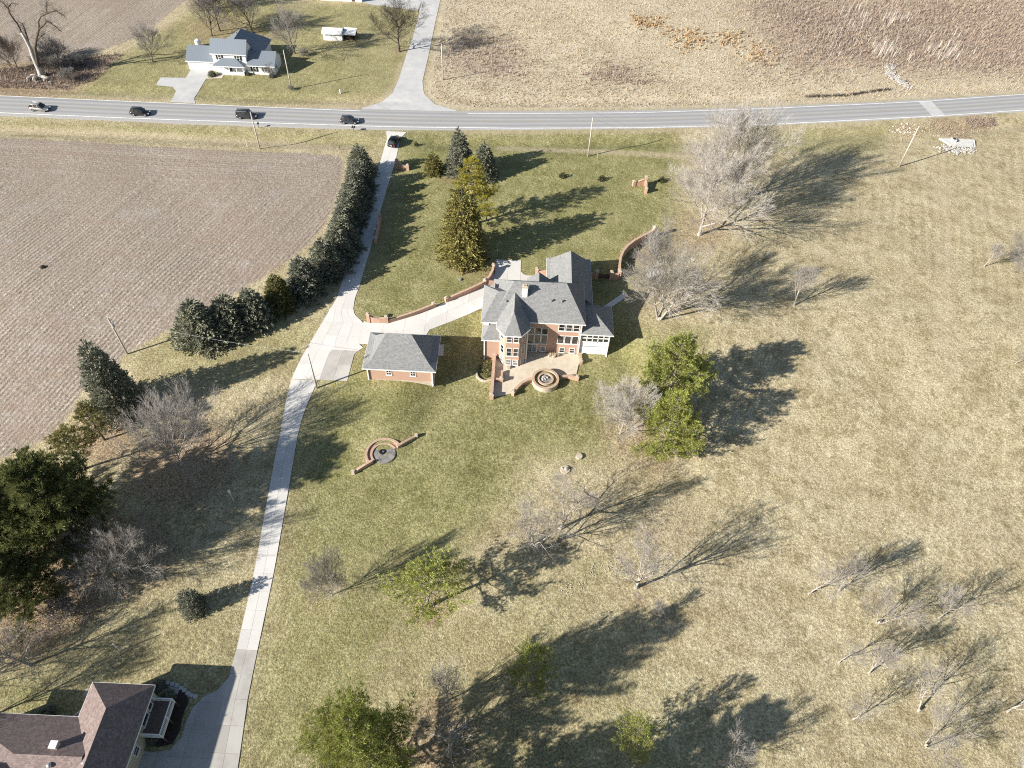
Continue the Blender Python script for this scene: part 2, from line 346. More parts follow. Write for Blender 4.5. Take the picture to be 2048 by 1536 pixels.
for poly, val, soft in [
    ([(800, 266), (1345, 268), (1340, 460), (1300, 480), (1250, 640), (1340, 690), (1230, 790), (1180, 900), (1040, 900), (1000, 990), (900, 1090), (700, 1130), (590, 1100), (640, 800), (720, 700), (715, 600), (760, 450)], 1.0, 10),
    ([(600, 800), (700, 1060), (900, 985), (950, 1160), (760, 1400), (620, 1536), (490, 1536), (560, 1100)], .78, 8),
    ([(255, 705), (350, 660), (600, 640), (645, 645), (600, 740), (450, 765), (300, 765)], .55, 5),
    ([(130, 190), (420, 0), (840, 10), (800, 190), (560, 206)], .66, 6),
    ([(0, 238), (300, 250), (770, 266), (745, 300), (600, 290), (300, 270), (0, 262)], .62, 4),
    ([(0, 1290), (230, 1300), (470, 1180), (480, 1290), (300, 1370), (0, 1440)], .55, 4),
    ([(0, 1440), (0, 1350), (160, 1380), (160, 1440)], .8, 3),
    ([(1540, 258), (1780, 250), (1760, 310), (1560, 300)], .6, 5),
    ([(1330, 640), (1420, 660), (1400, 720), (1340, 700)], .6, 4),
    ([(1150, 1120), (1240, 1100), (1180, 1180), (1090, 1290), (1000, 1330), (1110, 1220)], .5, 3)]:
    green = np.maximum(green, val * sst(-soft, soft * .6, sdist(Wp(poly), XX, YY)))
litter = np.zeros(XX.shape)
for px, py, r, v in [(364, 929, 11, .8), (250, 1120, 10, .7), (70, 1150, 16, .9), (215, 870, 7, .8), (930, 525, 5, .8), (985, 565, 5.5, .6), (1400, 460, 10, .6), (1318, 600, 9, .5), (1300, 500, 8, .6), (1300, 880, 9, .6),
                     (1240, 870, 5, .6), (1010, 1480, 12, .42), (1130, 1440, 8, .40), (870, 1480, 7, .75), (857, 1215, 4, .7), (640, 1190, 4, .5), (1100, 1080, 5, .5), (1340, 1060, 7, .5), (905, 352, 5, .6), (440, 60, 14, .6), (520, 60, 10, .5), (70, 150, 20, .8), (797, 100, 3, .6), (590, 105, 3, .5), (1280, 1180, 4, .5), (1900, 258, 7, .8), (1955, 246, 5, .8), (1815, 262, 5, .6)]:
    c = G(px, py); litter = np.maximum(litter, v * sst(r * 1.25, r * .45, np.hypot(XX - c[0], (YY - c[1]) * 1.0)))
brush = .9 * sst(-22, 18, sdist(Wp([(1480, -6), (2100, -6), (2100, 152), (1930, 146), (1720, 130), (1600, 100), (1530, 60)]), XX, YY))
brush = np.maximum(brush, .5 * sst(-6, 6, sdist(Wp([(900, 60), (1010, 75), (1050, 110), (1040, 165), (960, 150), (890, 120)]), XX, YY)))
brush = np.maximum(brush, .5 * sst(-4, 4, sdist(Wp([(1170, 140), (1260, 135), (1300, 160), (1200, 170)]), XX, YY)))
scrub = sst(-2, 4, sdist(Wp([(-40, 135), (60, 130), (180, 112), (250, 108), (190, 160), (140, 184), (0, 178), (-40, 178)]), XX, YY))
pale = np.zeros(XX.shape)
for pts, wd, v in [([(0, 261), (250, 270), (500, 287), (700, 297)], 1.3, .9), ([(1000, 297), (1180, 302), (1380, 314)], 1.0, .9), ([(1885, 330), (1892, 470), (1897, 640), (1905, 760)], .9, .55), ([(1870, 330), (1876, 470), (1880, 640), (1886, 760)], .6, .4), ([(1450, 760), (1620, 900), (1900, 1040), (2048, 1090)], .5, .3), ([(1440, 790), (1605, 925), (1890, 1065), (2048, 1115)], .5, .3),
                   ([(655, 312), (680, 330), (684, 370), (668, 430), (645, 465)], 1.6, .5), ([(560, 212), (700, 215), (760, 205), (795, 170), (806, 130)], 1.1, .8), ([(0, 184), (150, 191), (340, 203)], .8, .6),
                   ([(930, 216), (1280, 213), (1536, 206), (1800, 195), (2048, 180)], 1.6, .7), ([(920, 264), (1280, 262), (1536, 255), (1760, 244)], .9, .6), ([(380, 0), (330, 40), (280, 80), (150, 125)], 2.4, .6),
                   ([(905, 216), (850, 190)], 1.2, .5), ([(740, 1330), (900, 1130), (1180, 1010)], 1.0, .35), ([(690, 1440), (830, 1280), (1000, 1180)], .8, .3)]:
    pale = np.maximum(pale, v * sst(wd * 1.8, wd * .5, seg_dist(Wp(pts), XX, YY, False)))
water = sst(1.0, .35, seg_dist(Wp([(1615, 193), (1700, 190), (1780, 178)]), XX, YY, False))
ATT = dict(rowa=rowa, sd_field=np.clip(sdF, -12, 12), sd_meadow=np.clip(sdM, -12, 12), rowc=rowc, green=green, litter=litter, brush=brush, scrub=scrub, pale=pale, wet=water)

def ground_mat():
    t = NT('ground', .95, .08)
    nL = t.noise(.035, 4, .6); nM = t.noise(.16, 5, .62); nS = t.noise(1.1, 4, .65); nF = t.noise(7.0, 2, .6); nT = t.noise(.55, 5, .75, None, .3)
    nV = t.vor(2.6)
    # lawn
    gm = t.math('ADD', t.attr('green'), t.math('MULTIPLY', t.math('SUBTRACT', t.mix(.5, nL, nM), .5), 1.15))
    gm = t.mapr(gm, 0.0, 1.0)
    nG = t.noise(3.4, 3, .65); nH = t.noise(.42, 4, .7)
    spk = t.mapr(t.math('ADD', t.math('MULTIPLY', nG, .6), t.math('MULTIPLY', nF, .4)), .32, .68, .40, 1.60)
    gv = t.math('ADD', t.math('MULTIPLY', nM, .35), t.math('ADD', t.math('MULTIPLY', nT, .30), t.math('MULTIPLY', nG, .35)))
    dry = t.ramp(gv, [(.34, (.232, .182, .098)), (.47, (.380, .318, .194)), (.60, (.52, .455, .305))])
    lush = t.ramp(gv, [(.34, (.108, .105, .036)), (.47, (.200, .192, .078)), (.60, (.335, .308, .155))])
    lawn = t.mix(gm, dry, lush)
    clump = t.mapr(t.math('ADD', t.math('MULTIPLY', nH, .7), t.math('MULTIPLY', nS, .45)), .56, .70, 0, .6)
    lawn = t.mix(t.math('MULTIPLY', clump, t.math('SUBTRACT', 1.0, t.math('MULTIPLY', gm, .55))), lawn, t.mix(nF, (.150, .120, .052), (.25, .208, .110)))
    lawn = t.mix(t.mapr(nV, .0, .15, .45, 0), lawn, (.50, .45, .32))
    lawn = t.mix(t.math('MULTIPLY', t.attr('pale'), t.mapr(nS, .25, .7, .35, .95)), lawn, t.mix(nF, (.36, .29, .185), (.52, .44, .31)))
    lit = t.mapr(t.math('ADD', t.attr('litter'), t.math('MULTIPLY', t.math('SUBTRACT', nS, .5), .9)), .25, .95, 0, .82)
    lawn = t.mix(lit, lawn, t.ramp(nG, [(.3, (.15, .098, .060)), (.5, (.27, .19, .125)), (.68, (.40, .305, .21))]))
    lawn = t.mix(.55, lawn, spk, 'MULTIPLY')
    sx = t.n('ShaderNodeSeparateXYZ'); t.l(t.coord(), sx.inputs[0]); mo = t.math('ADD', t.math('MULTIPLY', sx.outputs[0], .94), t.math('ADD', t.math('MULTIPLY', sx.outputs[1], -.34), t.math('MULTIPLY', t.noise(.03, 1), 4.0)))
    stripe = t.math('ADD', 1.0, t.math('MULTIPLY', t.math('SINE', t.math('MULTIPLY', mo, 2 * math.pi / 2.1)), t.math('MULTIPLY', t.mapr(nL, .35, .65), .07)))
    lawn = t.mix(1.0, lawn, stripe, 'MULTIPLY')
    # crop stubble
    wob = t.math('ADD', t.attr('rowc'), t.math('MULTIPLY', t.noise(.12, 3), .5))
    rows = t.math('MULTIPLY', t.math('SINE', t.math('MULTIPLY', wob, 2 * math.pi / .86)), t.math('MULTIPLY', t.attr('rowa'), t.mapr(t.noise(.09, 3), .25, .6, .35, 1)))
    cr = t.n('ShaderNodeCombineXYZ'); t.l(t.attr('rowc'), cr.inputs[0]); band = t.noise(.45, 4, .7, cr.outputs[0])
    res = t.noise(2.2, 4, .75, None, .6)
    strk = t.noise(.5, 4, .65, t.scale(t.coord(), (.16, 1.0, 1.0)))
    fv = t.math('ADD', t.math('ADD', t.math('MULTIPLY', rows, .085), t.math('MULTIPLY', t.math('SUBTRACT', band, .5), .34)), t.math('ADD', t.math('MULTIPLY', res, .70), t.math('MULTIPLY', nG, .30)))
    crop = t.ramp(fv, [(.27, (.115, .087, .068)), (.45, (.258, .214, .170)), (.60, (.375, .322, .264)), (.74, (.61, .55, .46))])
    crop = t.mix(t.mapr(nM, .50, .76, 0, .40), crop, t.mix(nF, (.34, .310, .290), (.47, .435, .415)))
    crop = t.mix(t.mapr(t.math('ADD', t.math('MULTIPLY', nL, .5), t.math('MULTIPLY', strk, .5)), .46, .62, 0, .62), crop, t.mix(nF, (.20, .145, .108), (.38, .30, .235)))
    crop = t.mix(.32, crop, spk, 'MULTIPLY')
    # meadow of dead grass and brush
    mead = t.ramp(gv, [(.34, (.29, .228, .150)), (.47, (.43, .362, .252)), (.60, (.56, .49, .365))])
    bm = t.mapr(t.math('ADD', t.attr('brush'), t.math('MULTIPLY', t.math('SUBTRACT', t.math('ADD', t.math('MULTIPLY', nL, .35), t.math('ADD', t.math('MULTIPLY', nM, .4), t.math('MULTIPLY', nS, .25))), .5), 2.4)), .08, .95)
    mead = t.mix(bm, mead, t.ramp(t.mix(.5, nS, nG), [(.3, (.150, .108, .085)), (.5, (.285, .215, .172)), (.66, (.43, .35, .285))]))
    mead = t.mix(.30, mead, spk, 'MULTIPLY')
    e1 = t.mapr(t.math('ADD', t.attr('sd_field'), t.math('MULTIPLY', t.math('SUBTRACT', nS, .5), 3.2)), -.5, .5)
    e2 = t.mapr(t.math('ADD', t.attr('sd_meadow'), t.math('MULTIPLY', t.math('SUBTRACT', nS, .5), 2.5)), -.4, .4)
    col = t.mix(e2, t.mix(e1, lawn, crop), mead)
    sc = t.mapr(t.math('ADD', t.attr('scrub'), t.math('MULTIPLY', t.math('SUBTRACT', nS, .5), .8)), .3, .8)
    col = t.mix(sc, col, t.ramp(t.mix(.5, nS, nF), [(.3, (.11, .078, .058)), (.5, (.24, .175, .135)), (.66, (.44, .37, .30))]))
    col = t.mix(t.attr('wet'), col, (.03, .027, .026))
    t.col(col)
    h = t.math('ADD', t.math('MULTIPLY', nF, .5), t.math('ADD', t.math('MULTIPLY', nS, .9), t.math('MULTIPLY', t.math('MULTIPLY', rows, e1), .09)))
    t.bump(h, .20, .85)
    return t.m
M['ground'] = ground_mat()
ny, nx = XX.shape
# outlines of the concrete paving; the ground is cut a little lower beneath it
dw = Wp([(772, 262.5), (774.6, 275), (762, 319), (750, 356), (737.5, 393.6), (720, 448), (705, 497.5), (690, 547), (673, 599), (659.5, 620)])
de = Wp([(815, 262.5), (800.6, 277), (792, 319), (774.6, 374), (762, 418), (745, 482.7), (730, 534.6), (717.7, 576.7), (709, 599), (707, 616)])
cw = Wp([(583.5, 760), (573.6, 792), (561, 866), (549, 921), (529, 1030), (511.5, 1130), (476, 1289), (465, 1326), (441, 1420), (414, 1536), (405, 1570)])
ce = Wp([(635, 760), (631, 772), (610.7, 817), (598, 856.5), (588, 911), (568.6, 1027), (549, 1138.5), (530, 1230), (513, 1310), (495, 1400), (476, 1536), (470, 1570)])
apron = Wp([(466, 1322), (460, 1352), (434, 1381), (407, 1394), (385, 1416), (372, 1445), (363, 1475), (340, 1500), (300, 1505), (285, 1500), (262, 1540), (240, 1570), (404, 1570), (414, 1536), (441, 1420)])
paved = [np.vstack([dw, de[::-1]]), np.vstack([cw, ce[::-1]]), apron,
         Wp([(659.5, 620), (642, 649), (620, 686), (602, 717), (587, 749), (583.5, 760), (695, 759.5), (709, 707), (732, 691.5), (727.5, 643), (716, 637.6), (708, 627), (707, 616)]),
         np.vstack([Wp([(720, 641), (739, 646), (775, 645), (830, 630), (870, 614), (905, 598), (940, 581), (968, 568), (986, 549), (990, 520), (1042, 520), (1043, 545), (1049, 551), (1071, 552)]), [(5.9, 104.5), (5.9, 101), (-5.2, 101)], Wp([(964, 616), (915, 638), (856, 661)]), [(-17, 89), (-24.8, 88.9)], Wp([(732, 691.5)])])]
near = (np.abs(XX) < 60) & (YY > 8) & (YY < 172); dig = np.zeros(XX.shape)
for pp in paved: dig[near] = np.maximum(dig[near], sst(.25, .9, sdist(pp, XX[near], YY[near])))
ZZ = ZZ - .16 * dig
V = np.stack([XX, YY, ZZ], -1).reshape(-1, 3)
ii = np.arange(ny * nx).reshape(ny, nx)
F = np.stack([ii[:-1, :-1], ii[:-1, 1:], ii[1:, 1:], ii[1:, :-1]], -1).reshape(-1, 4)
cen = lambda A: ((A[:-1, :-1] + A[1:, 1:]) / 2).ravel()
cF, cM, cY = cen(sdF), cen(sdM), cen(YY)
sel = [('lawn', (cF <= 0) & (cM <= 0)), ('crop_field', (cF > 0) & (cM <= 0) & (cY < 172)), ('crop_field', (cF > 0) & (cM <= 0) & (cY >= 172)), ('meadow', cM > 0)]
for name, mask in sel:
    f = F[mask]; used = np.unique(f); re = np.full(len(V), -1); re[used] = np.arange(len(used))
    me = np_mesh(name, V[used], re[f], M['ground'], True)
    for k, A in ATT.items():
        at = me.attributes.new(k, 'FLOAT', 'POINT'); at.data.foreach_set('value', A.ravel()[used].astype(np.float32))
    struct(link(name, me))

# ------------------------------------------------------------------ roads
LN = Wp([(-60, 190), (0, 192), (250, 203), (512, 214), (720, 222.5), (850, 226.5), (935, 228), (1024, 228), (1280, 226), (1536, 217.5), (1836, 204), (2048, 189), (2110, 185)])
LS = Wp([(-60, 223), (0, 226), (250, 236.5), (480, 244.5), (770, 254), (1024, 257), (1280, 256), (1536, 249.5), (1880, 232), (2048, 220.5), (2110, 216)])
def extr(P, x):
    y = np.interp(x, P[:, 0], P[:, 1]); y = np.where(x > P[-1, 0], P[-1, 1] + (x - P[-1, 0]) * .19, y); return np.where(x < P[0, 0], P[0, 1] + (x - P[0, 0]) * .01, y)
xs = np.arange(-420, 421, 3.0); yn = extr(RN, xs); ys = extr(RS, xs); lm = (extr(LN, xs) + extr(LS, xs)) / 2
na = 15; T = np.linspace(0, 1, na); RX = np.repeat(xs[:, None], na, 1); RY = ys[:, None] + (yn - ys)[:, None] * T
# crumbled outer edges
rr = np.random.default_rng(5); RY[:, 0] += rr.uniform(-.25, .25, len(xs)); RY[:, -1] += rr.uniform(-.25, .25, len(xs))
camber = .05 + .06 * (1 - (2 * T - 1) ** 2); RZ = np.repeat(camber[None], len(xs), 0); RZ[:, 0] = RZ[:, -1] = -.06
idx = np.arange(len(xs) * na).reshape(len(xs), na)
F = np.stack([idx[:-1, :-1], idx[1:, :-1], idx[1:, 1:], idx[:-1, 1:]], -1).reshape(-1, 4)
me = np_mesh('main_road', np.stack([RX, RY, RZ], -1).reshape(-1, 3), F, M['asphalt'], True)
at = me.attributes.new('across', 'FLOAT', 'POINT'); at.data.foreach_set('value', (RY - lm[:, None]).ravel().astype(np.float32))
main_road = struct(link('main_road', me))
def road_z(x, y):
    a = float(extr(RS, np.array(x))); b = float(extr(RN, np.array(x))); t = (y - a) / (b - a); return .05 + .06 * (1 - (2 * t - 1) ** 2)
def paint_line(P, x0, x1, wd, mat, name, off=0, dash=None):
    mb = MB(); x = x0
    while x < x1:
        e = min(x + (dash[0] if dash else 3.0), x1); ya, yb = float(extr(P, np.array(x))) + off, float(extr(P, np.array(e))) + off
        q = [(x, ya - wd / 2), (e, yb - wd / 2), (e, yb + wd / 2), (x, ya + wd / 2)]
        mb.add([(a, b, road_z(a, b) + .008) for a, b in q], [(0, 1, 2, 3)]); x = e + (dash[1] if dash else 0)
    return sub(name, mb, mat, main_road)
paint_line(LN, -420, float(LN[4, 0]), .24, M['paint'], 'edge_line'); paint_line(LN, float(LN[6, 0]), 420, .24, M['paint'], 'edge_line')
paint_line(LS, -420, 420, .28, M['paint'], 'edge_line')
LC = np.stack([xs, lm], 1)
paint_line(LC, -420, 420, .13, M['yellow_paint'], 'centre_line', .16); paint_line(LC, -420, 420, .13, M['yellow_paint'], 'centre_line', -.16, (3, 9))
# concrete patch over the culvert
pq = [G(1836, 203)[:2], G(1862, 202)[:2], G(1890, 231)[:2], G(1864, 232.5)[:2]]
mb = MB(); n = 6
for i in range(n):
    a = [pq[0][k] + (pq[3][k] - pq[0][k]) * i / n for k in (0, 1)]; b = [pq[1][k] + (pq[2][k] - pq[1][k]) * i / n for k in (0, 1)]
    c = [pq[1][k] + (pq[2][k] - pq[1][k]) * (i + 1) / n for k in (0, 1)]; d = [pq[0][k] + (pq[3][k] - pq[0][k]) * (i + 1) / n for k in (0, 1)]
    mb.add([(*p, road_z(*p) + .007) for p in (d, c, b, a)], [(0, 1, 2, 3)])
sub('concrete_patch', mb, M['chip_seal'], main_road)

def sheet(name, poly, mat, off, step=2.5):
    """a draped sheet: polygon clipped by a grid so that it follows the ground"""
    mb = MB()
    for c in clip_cells(poly, step, step): mb.add([(p[0], p[1], tz(*p) + off) for p in c], [tuple(range(len(c)))])
    o = mb.build(name, mat); return struct(o)
def clip_half(poly, a, b, c):
    out = []
    for i in range(len(poly)):
        p, q = poly[i], poly[(i + 1) % len(poly)]; dp = a * p[0] + b * p[1] - c; dq = a * q[0] + b * q[1] - c
        if dp >= 0: out.append(p)
        if dp * dq < 0: t = dp / (dp - dq); out.append((p[0] + (q[0] - p[0]) * t, p[1] + (q[1] - p[1]) * t))
    return out
def area(p): return sum(p[i][0] * p[(i + 1) % len(p)][1] - p[(i + 1) % len(p)][0] * p[i][1] for i in range(len(p))) / 2
def clip_cells(poly, sx, sy, gap=0.0, x_off=0, y_off=0):
    poly = [tuple(map(float, p)) for p in poly]
    if area(poly) < 0: poly = poly[::-1]
    x0 = min(p[0] for p in poly) - x_off; x1 = max(p[0] for p in poly); y0 = min(p[1] for p in poly) - y_off; y1 = max(p[1] for p in poly); out = []
    for i in range(int((x1 - x0) / sx) + 1):
        col = clip_half(clip_half(poly, 1, 0, x0 + i * sx + gap), -1, 0, -(x0 + (i + 1) * sx - gap))
        if len(col) < 3: continue
        for j in range(int((y1 - y0) / sy) + 1):
            c = clip_half(clip_half(col, 0, 1, y0 + j * sy + gap), 0, -1, -(y0 + (j + 1) * sy - gap))
            d = [c[k] for k in range(len(c)) if math.dist(c[k], c[k - 1]) > .02]
            if len(d) >= 3 and area(d) > .05: out.append(d)
    return out
sheet('side_road', Wp([(846, -5), (835, 40), (824, 82), (812, 112), (799, 155), (785, 187), (762, 205), (724, 216.5), (724, 219), (914, 223), (912, 221), (870, 209), (848, 188), (845, 163), (857, 112), (869.5, 50), (882, -5)]), M['chip_seal'], .06)
sheet('white_house_drive', Wp([(381, 140), (424, 140), (411, 160), (396, 185), (388, 197), (391, 207), (341, 204), (346, 196), (352, 182), (345, 174), (314, 171), (314, 166), (322, 155), (372, 156)]), M['chip_seal'], .05)
sheet('front_walk', Wp([(408, 158), (444, 157), (448, 150), (436, 147), (418, 150)]), M['paver_tan'], .07)
sheet('barn_apron', Wp([(722, 4), (745, 10), (790, 15), (836, 22), (846, -4), (722, -4)]), M['chip_seal'], .05)

# ------------------------------------------------------------------ long concrete driveway, slab by slab
base = MB(); slabs = []
def strip(LW, RE, y1, y0, nac, ln, mat):
    lw = LW[np.argsort(LW[:, 1])]; re = RE[np.argsort(RE[:, 1])]; n = max(1, round((y1 - y0) / ln)); ed = np.linspace(y0, y1, n + 1)
    xl = lambda y: float(np.interp(y, lw[:, 1], lw[:, 0])); xr = lambda y: float(np.interp(y, re[:, 1], re[:, 0]))
    for i in range(n):
        a, b = ed[i], ed[i + 1]; q = [(xl(a), a), (xr(a), a), (xr(b), b), (xl(b), b)]
        base.add([(p[0], p[1], tz(*p) + .03) for p in q], [(0, 1, 2, 3)])
        for j in range(nac):
            g = .012; u0, u1 = j / nac, (j + 1) / nac; a2, b2 = a + g, b - g
            f = lambda y, u: (xl(y) + (xr(y) - xl(y)) * u + (g if u == u0 and j else -g if u == u1 and j < nac - 1 else 0), y)
            slabs.append(([f(a2, u0), f(a2, u1), f(b2, u1), f(b2, u0)], mat))
strip(dw, de, float(dw[0, 1]), 92.6 + 0 * dw[0, 1] if False else float((dw[-1, 1] + de[-1, 1]) / 2), 2, 3.0, M['concrete'])
yj = float(G(497, 1300)[1])
strip(cw, ce, float((cw[0, 1] + ce[0, 1]) / 2), yj, 2, 2.7, M['concrete'])
strip(cw, ce, yj, float(G(440, 1565)[1]), 2, 3.0, M['concrete_worn'])
def span(lo, hi, v0, v1, ln, nac, mat, swap=False):
    """slabs between two boundary functions lo(v), hi(v); v is y (or x when swap)"""
    n = max(1, round((v1 - v0) / ln)); ed = np.linspace(v0, v1, n + 1); P2 = (lambda c, v: (v, c)) if swap else (lambda c, v: (c, v)); g = .012
    for i in range(n):
        a, b = ed[i], ed[i + 1]; mid = [a + (b - a) * t for t in (0, .25, .5, .75, 1)]
        for j in range(nac):
            u0, u1 = j / nac, (j + 1) / nac; m_ = [min(max(v, a + g), b - g) for v in mid]
            q = [P2(lo(v) + (hi(v) - lo(v)) * u0 + (g if j else 0), v) for v in m_] + [P2(lo(v) + (hi(v) - lo(v)) * u1 - (g if j < nac - 1 else 0), v) for v in reversed(m_)]
            if area(q) < 0: q = q[::-1]
            slabs.append((q, mat(sum(p[0] for p in q) / len(q), sum(p[1] for p in q) / len(q))))
            base.add([(p[0], p[1], tz(*p) + .03) for p in q], [tuple(range(len(q)))])
pw = Wp([(659.5, 620), (642, 649), (620, 686), (602, 717), (587, 749), (583.5, 760)])[::-1]
pe = Wp([(707, 616), (708, 627), (716, 637.6), (727.5, 643)]); XJ = float(pe[-1, 0])
pe2 = Wp([(732, 691.5), (709, 707), (695, 759.5)])
east = np.array([pe2[2], pe2[1], pe2[0], (XJ, pe2[0, 1] + .3), (XJ, pe[3, 1])] + [pe[i] for i in (3, 2, 1, 0)])
ya = float((pw[0, 1] + pe2[2, 1]) / 2); yb_ = float((dw[-1, 1] + de[-1, 1]) / 2)
worn_pad = Wp([(645, 694), (709, 707), (697, 762), (634, 762)])
mat_w = lambda x, y: M['concrete_worn'] if sdist(worn_pad, np.array([x]), np.array([y]))[0] > .3 else M['concrete']
span(lambda y: float(np.interp(y, pw[:, 1], pw[:, 0])), lambda y: float(np.interp(y, east[:, 1], east[:, 0])), ya, yb_, 3.4, 4, mat_w)
cn = Wp([(727.5, 643), (739, 646), (775, 645), (830, 630), (870, 614), (905, 598), (940, 581), (968, 568), (986, 549), (990, 520), (1042, 520), (1043, 545), (1049, 551), (1071, 552)]); cn = np.vstack([cn, [5.95, cn[-1, 1]]])
cn[9, 0] = max(cn[9, 0], cn[8, 0] + .1); cn[11, 0] = cn[10, 0] + .15
cs = np.vstack([[(XJ, pe2[0, 1] + .3), (-24.8, 88.9), (-17.0, 88.9)], Wp([(856, 661), (915, 638), (964, 616)])]); yh = float(cs[-1, 1]); xw = -5.21
bx0, bx1 = float(pxw(991, 530)[0]), float(pxw(1042, 530)[0]); yt = float(pxw(1015, 520)[1]); yl = float(cn[-1, 1]); con = lambda x, y: M['concrete']
nb = lambda x: float(np.interp(x, cn[:9, 0], cn[:9, 1]))
span(lambda x: float(np.interp(x, cs[:, 0], cs[:, 1])), nb, XJ, xw, 3.5, 2, con, True)
span(lambda x: 101.05, nb, xw, bx0, 3.5, 2, con, True)
span(lambda x: 101.05, lambda x: yt, bx0, bx1, 2.8, 3, con, True)
span(lambda x: 101.05, lambda x: yl + 1.2 * max(0, 1 - (x - bx1) / 1.2) ** 2, bx1, 5.9, 3.0, 2, con, True)
for c in clip_cells(apron, 3.2, 3.2, .012): slabs.append((c, M['concrete_worn']))
for c in clip_cells(apron, 3.2, 3.2): base.add([(p[0], p[1], tz(*p) + .03) for p in c], [tuple(range(len(c)))])
driveway = struct(base.build('driveway', M['joint']))
for c, mat in slabs:
    n = len(c); mb = MB(); mb.add([(p[0], p[1], tz(*p) + .06) for p in c] + [(p[0], p[1], tz(*p) - .05) for p in c], [tuple(range(n))] + [(i, n + i, n + (i + 1) % n, (i + 1) % n) for i in range(n)])
    sub('slab', mb, mat, driveway)
sheet('garden_walk', Wp([(1196, 621), (1206, 627), (1256, 592), (1247, 586)]), M['concrete'], .07, 1.5)
sheet('garage_step', Wp([(879, 690), (888.5, 690), (887, 713), (877.5, 713)]), M['concrete'], .12, 1.2)
sheet('tree_pad', Wp([(1292, 540), (1318, 538), (1320, 552), (1296, 556)]), M['concrete'], .06, 1.2)
# ------------------------------------------------------------------ building kit
def hip_roof(parent, x0, x1, y0, y1, z, ra, rb, mat, flare=0.0, fascia=True, name='roof'):
    """eave rectangle at height z, ridge from ra to rb (x, y, z); flare = depth of the flatter skirt"""
    mb = MB(); E = [(x0, y0, z), (x1, y0, z), (x1, y1, z), (x0, y1, z)]
    if abs(ra[1] - rb[1]) < abs(ra[0] - rb[0]): order = 'x'
    else: order = 'y'
    base = E; vs = list(E)
    def faces(o, r):                      # o: index of first ring vertex, r: index of ridge a
        if order == 'x': return [(o, o + 1, r + 1, r), (o + 1, o + 2, r + 1), (o + 2, o + 3, r, r + 1), (o + 3, o, r)]
        return [(o, o + 1, r), (o + 1, o + 2, r + 1, r), (o + 2, o + 3, r + 1), (o + 3, o, r, r + 1)]
    fs = []
    if flare:
        f = flare; k = .45 * f; vs += [(x0 + f, y0 + f, z + k), (x1 - f, y0 + f, z + k), (x1 - f, y1 - f, z + k), (x0 + f, y1 - f, z + k), ra, rb]
        fs += [(i, (i + 1) % 4, 4 + (i + 1) % 4, 4 + i) for i in range(4)] + faces(4, 8)
    else: vs += [ra, rb]; fs += faces(0, 4)
    nb = len(vs); vs += [(x, y, zz - .16) for x, y, zz in E]
    fs += [(nb + i, nb + (i + 1) % 4, (i + 1) % 4, i) for i in range(4)] + [(nb + 3, nb + 2, nb + 1, nb)]
    mb.add(vs, fs); o = mb.build(name, mat, parent)
    if fascia:
        t = .05; b = MB()
        b.box(x0 - t, x1 + t, y0 - t, y0 - .003, z - .24, z - .02); b.box(x0 - t, x1 + t, y1 + .003, y1 + t, z - .24, z - .02)
        b.box(x0 - t, x0 - .003, y0, y1, z - .24, z - .02); b.box(x1 + .003, x1 + t, y0, y1, z - .24, z - .02)
        sub('fascia', b, M['white'], o)
    return o
def gable_roof(parent, x0, x1, y0, y1, z, ridge, rz, mat, along='x', name='roof', gable_mat=None):
    """ridge = y (along x) or x (along y) of the ridge line"""
    mb = MB(); th = .14
    if along == 'x': A = [(x0, y0, z), (x1, y0, z), (x1, ridge, rz), (x0, ridge, rz), (x0, y1, z), (x1, y1, z)]
    else: A = [(x0, y1, z), (x0, y0, z), (ridge, y0, rz), (ridge, y1, rz), (x1, y1, z), (x1, y0, z)]
    lo = [(a, b, c - th) for a, b, c in A]
    mb.add(A + lo, [(0, 1, 2, 3), (3, 2, 5, 4), (9, 8, 7, 6), (10, 11, 8, 9), (0, 6, 7, 1), (4, 5, 11, 10), (1, 7, 8, 2), (2, 8, 11, 5), (0, 3, 9, 6), (3, 4, 10, 9)])
    o = mb.build(name, mat, parent)
    b = MB(); t = .04
    if along == 'x': b.box(x0, x1, y0 - t, y0 - .003, z - .2, z); b.box(x0, x1, y1 + .003, y1 + t, z - .2, z)
    else: b.box(x0 - t, x0 - .003, y0, y1, z - .2, z); b.box(x1 + .003, x1 + t, y0, y1, z - .2, z)
    sub('fascia', b, M['white'], o)
    return o
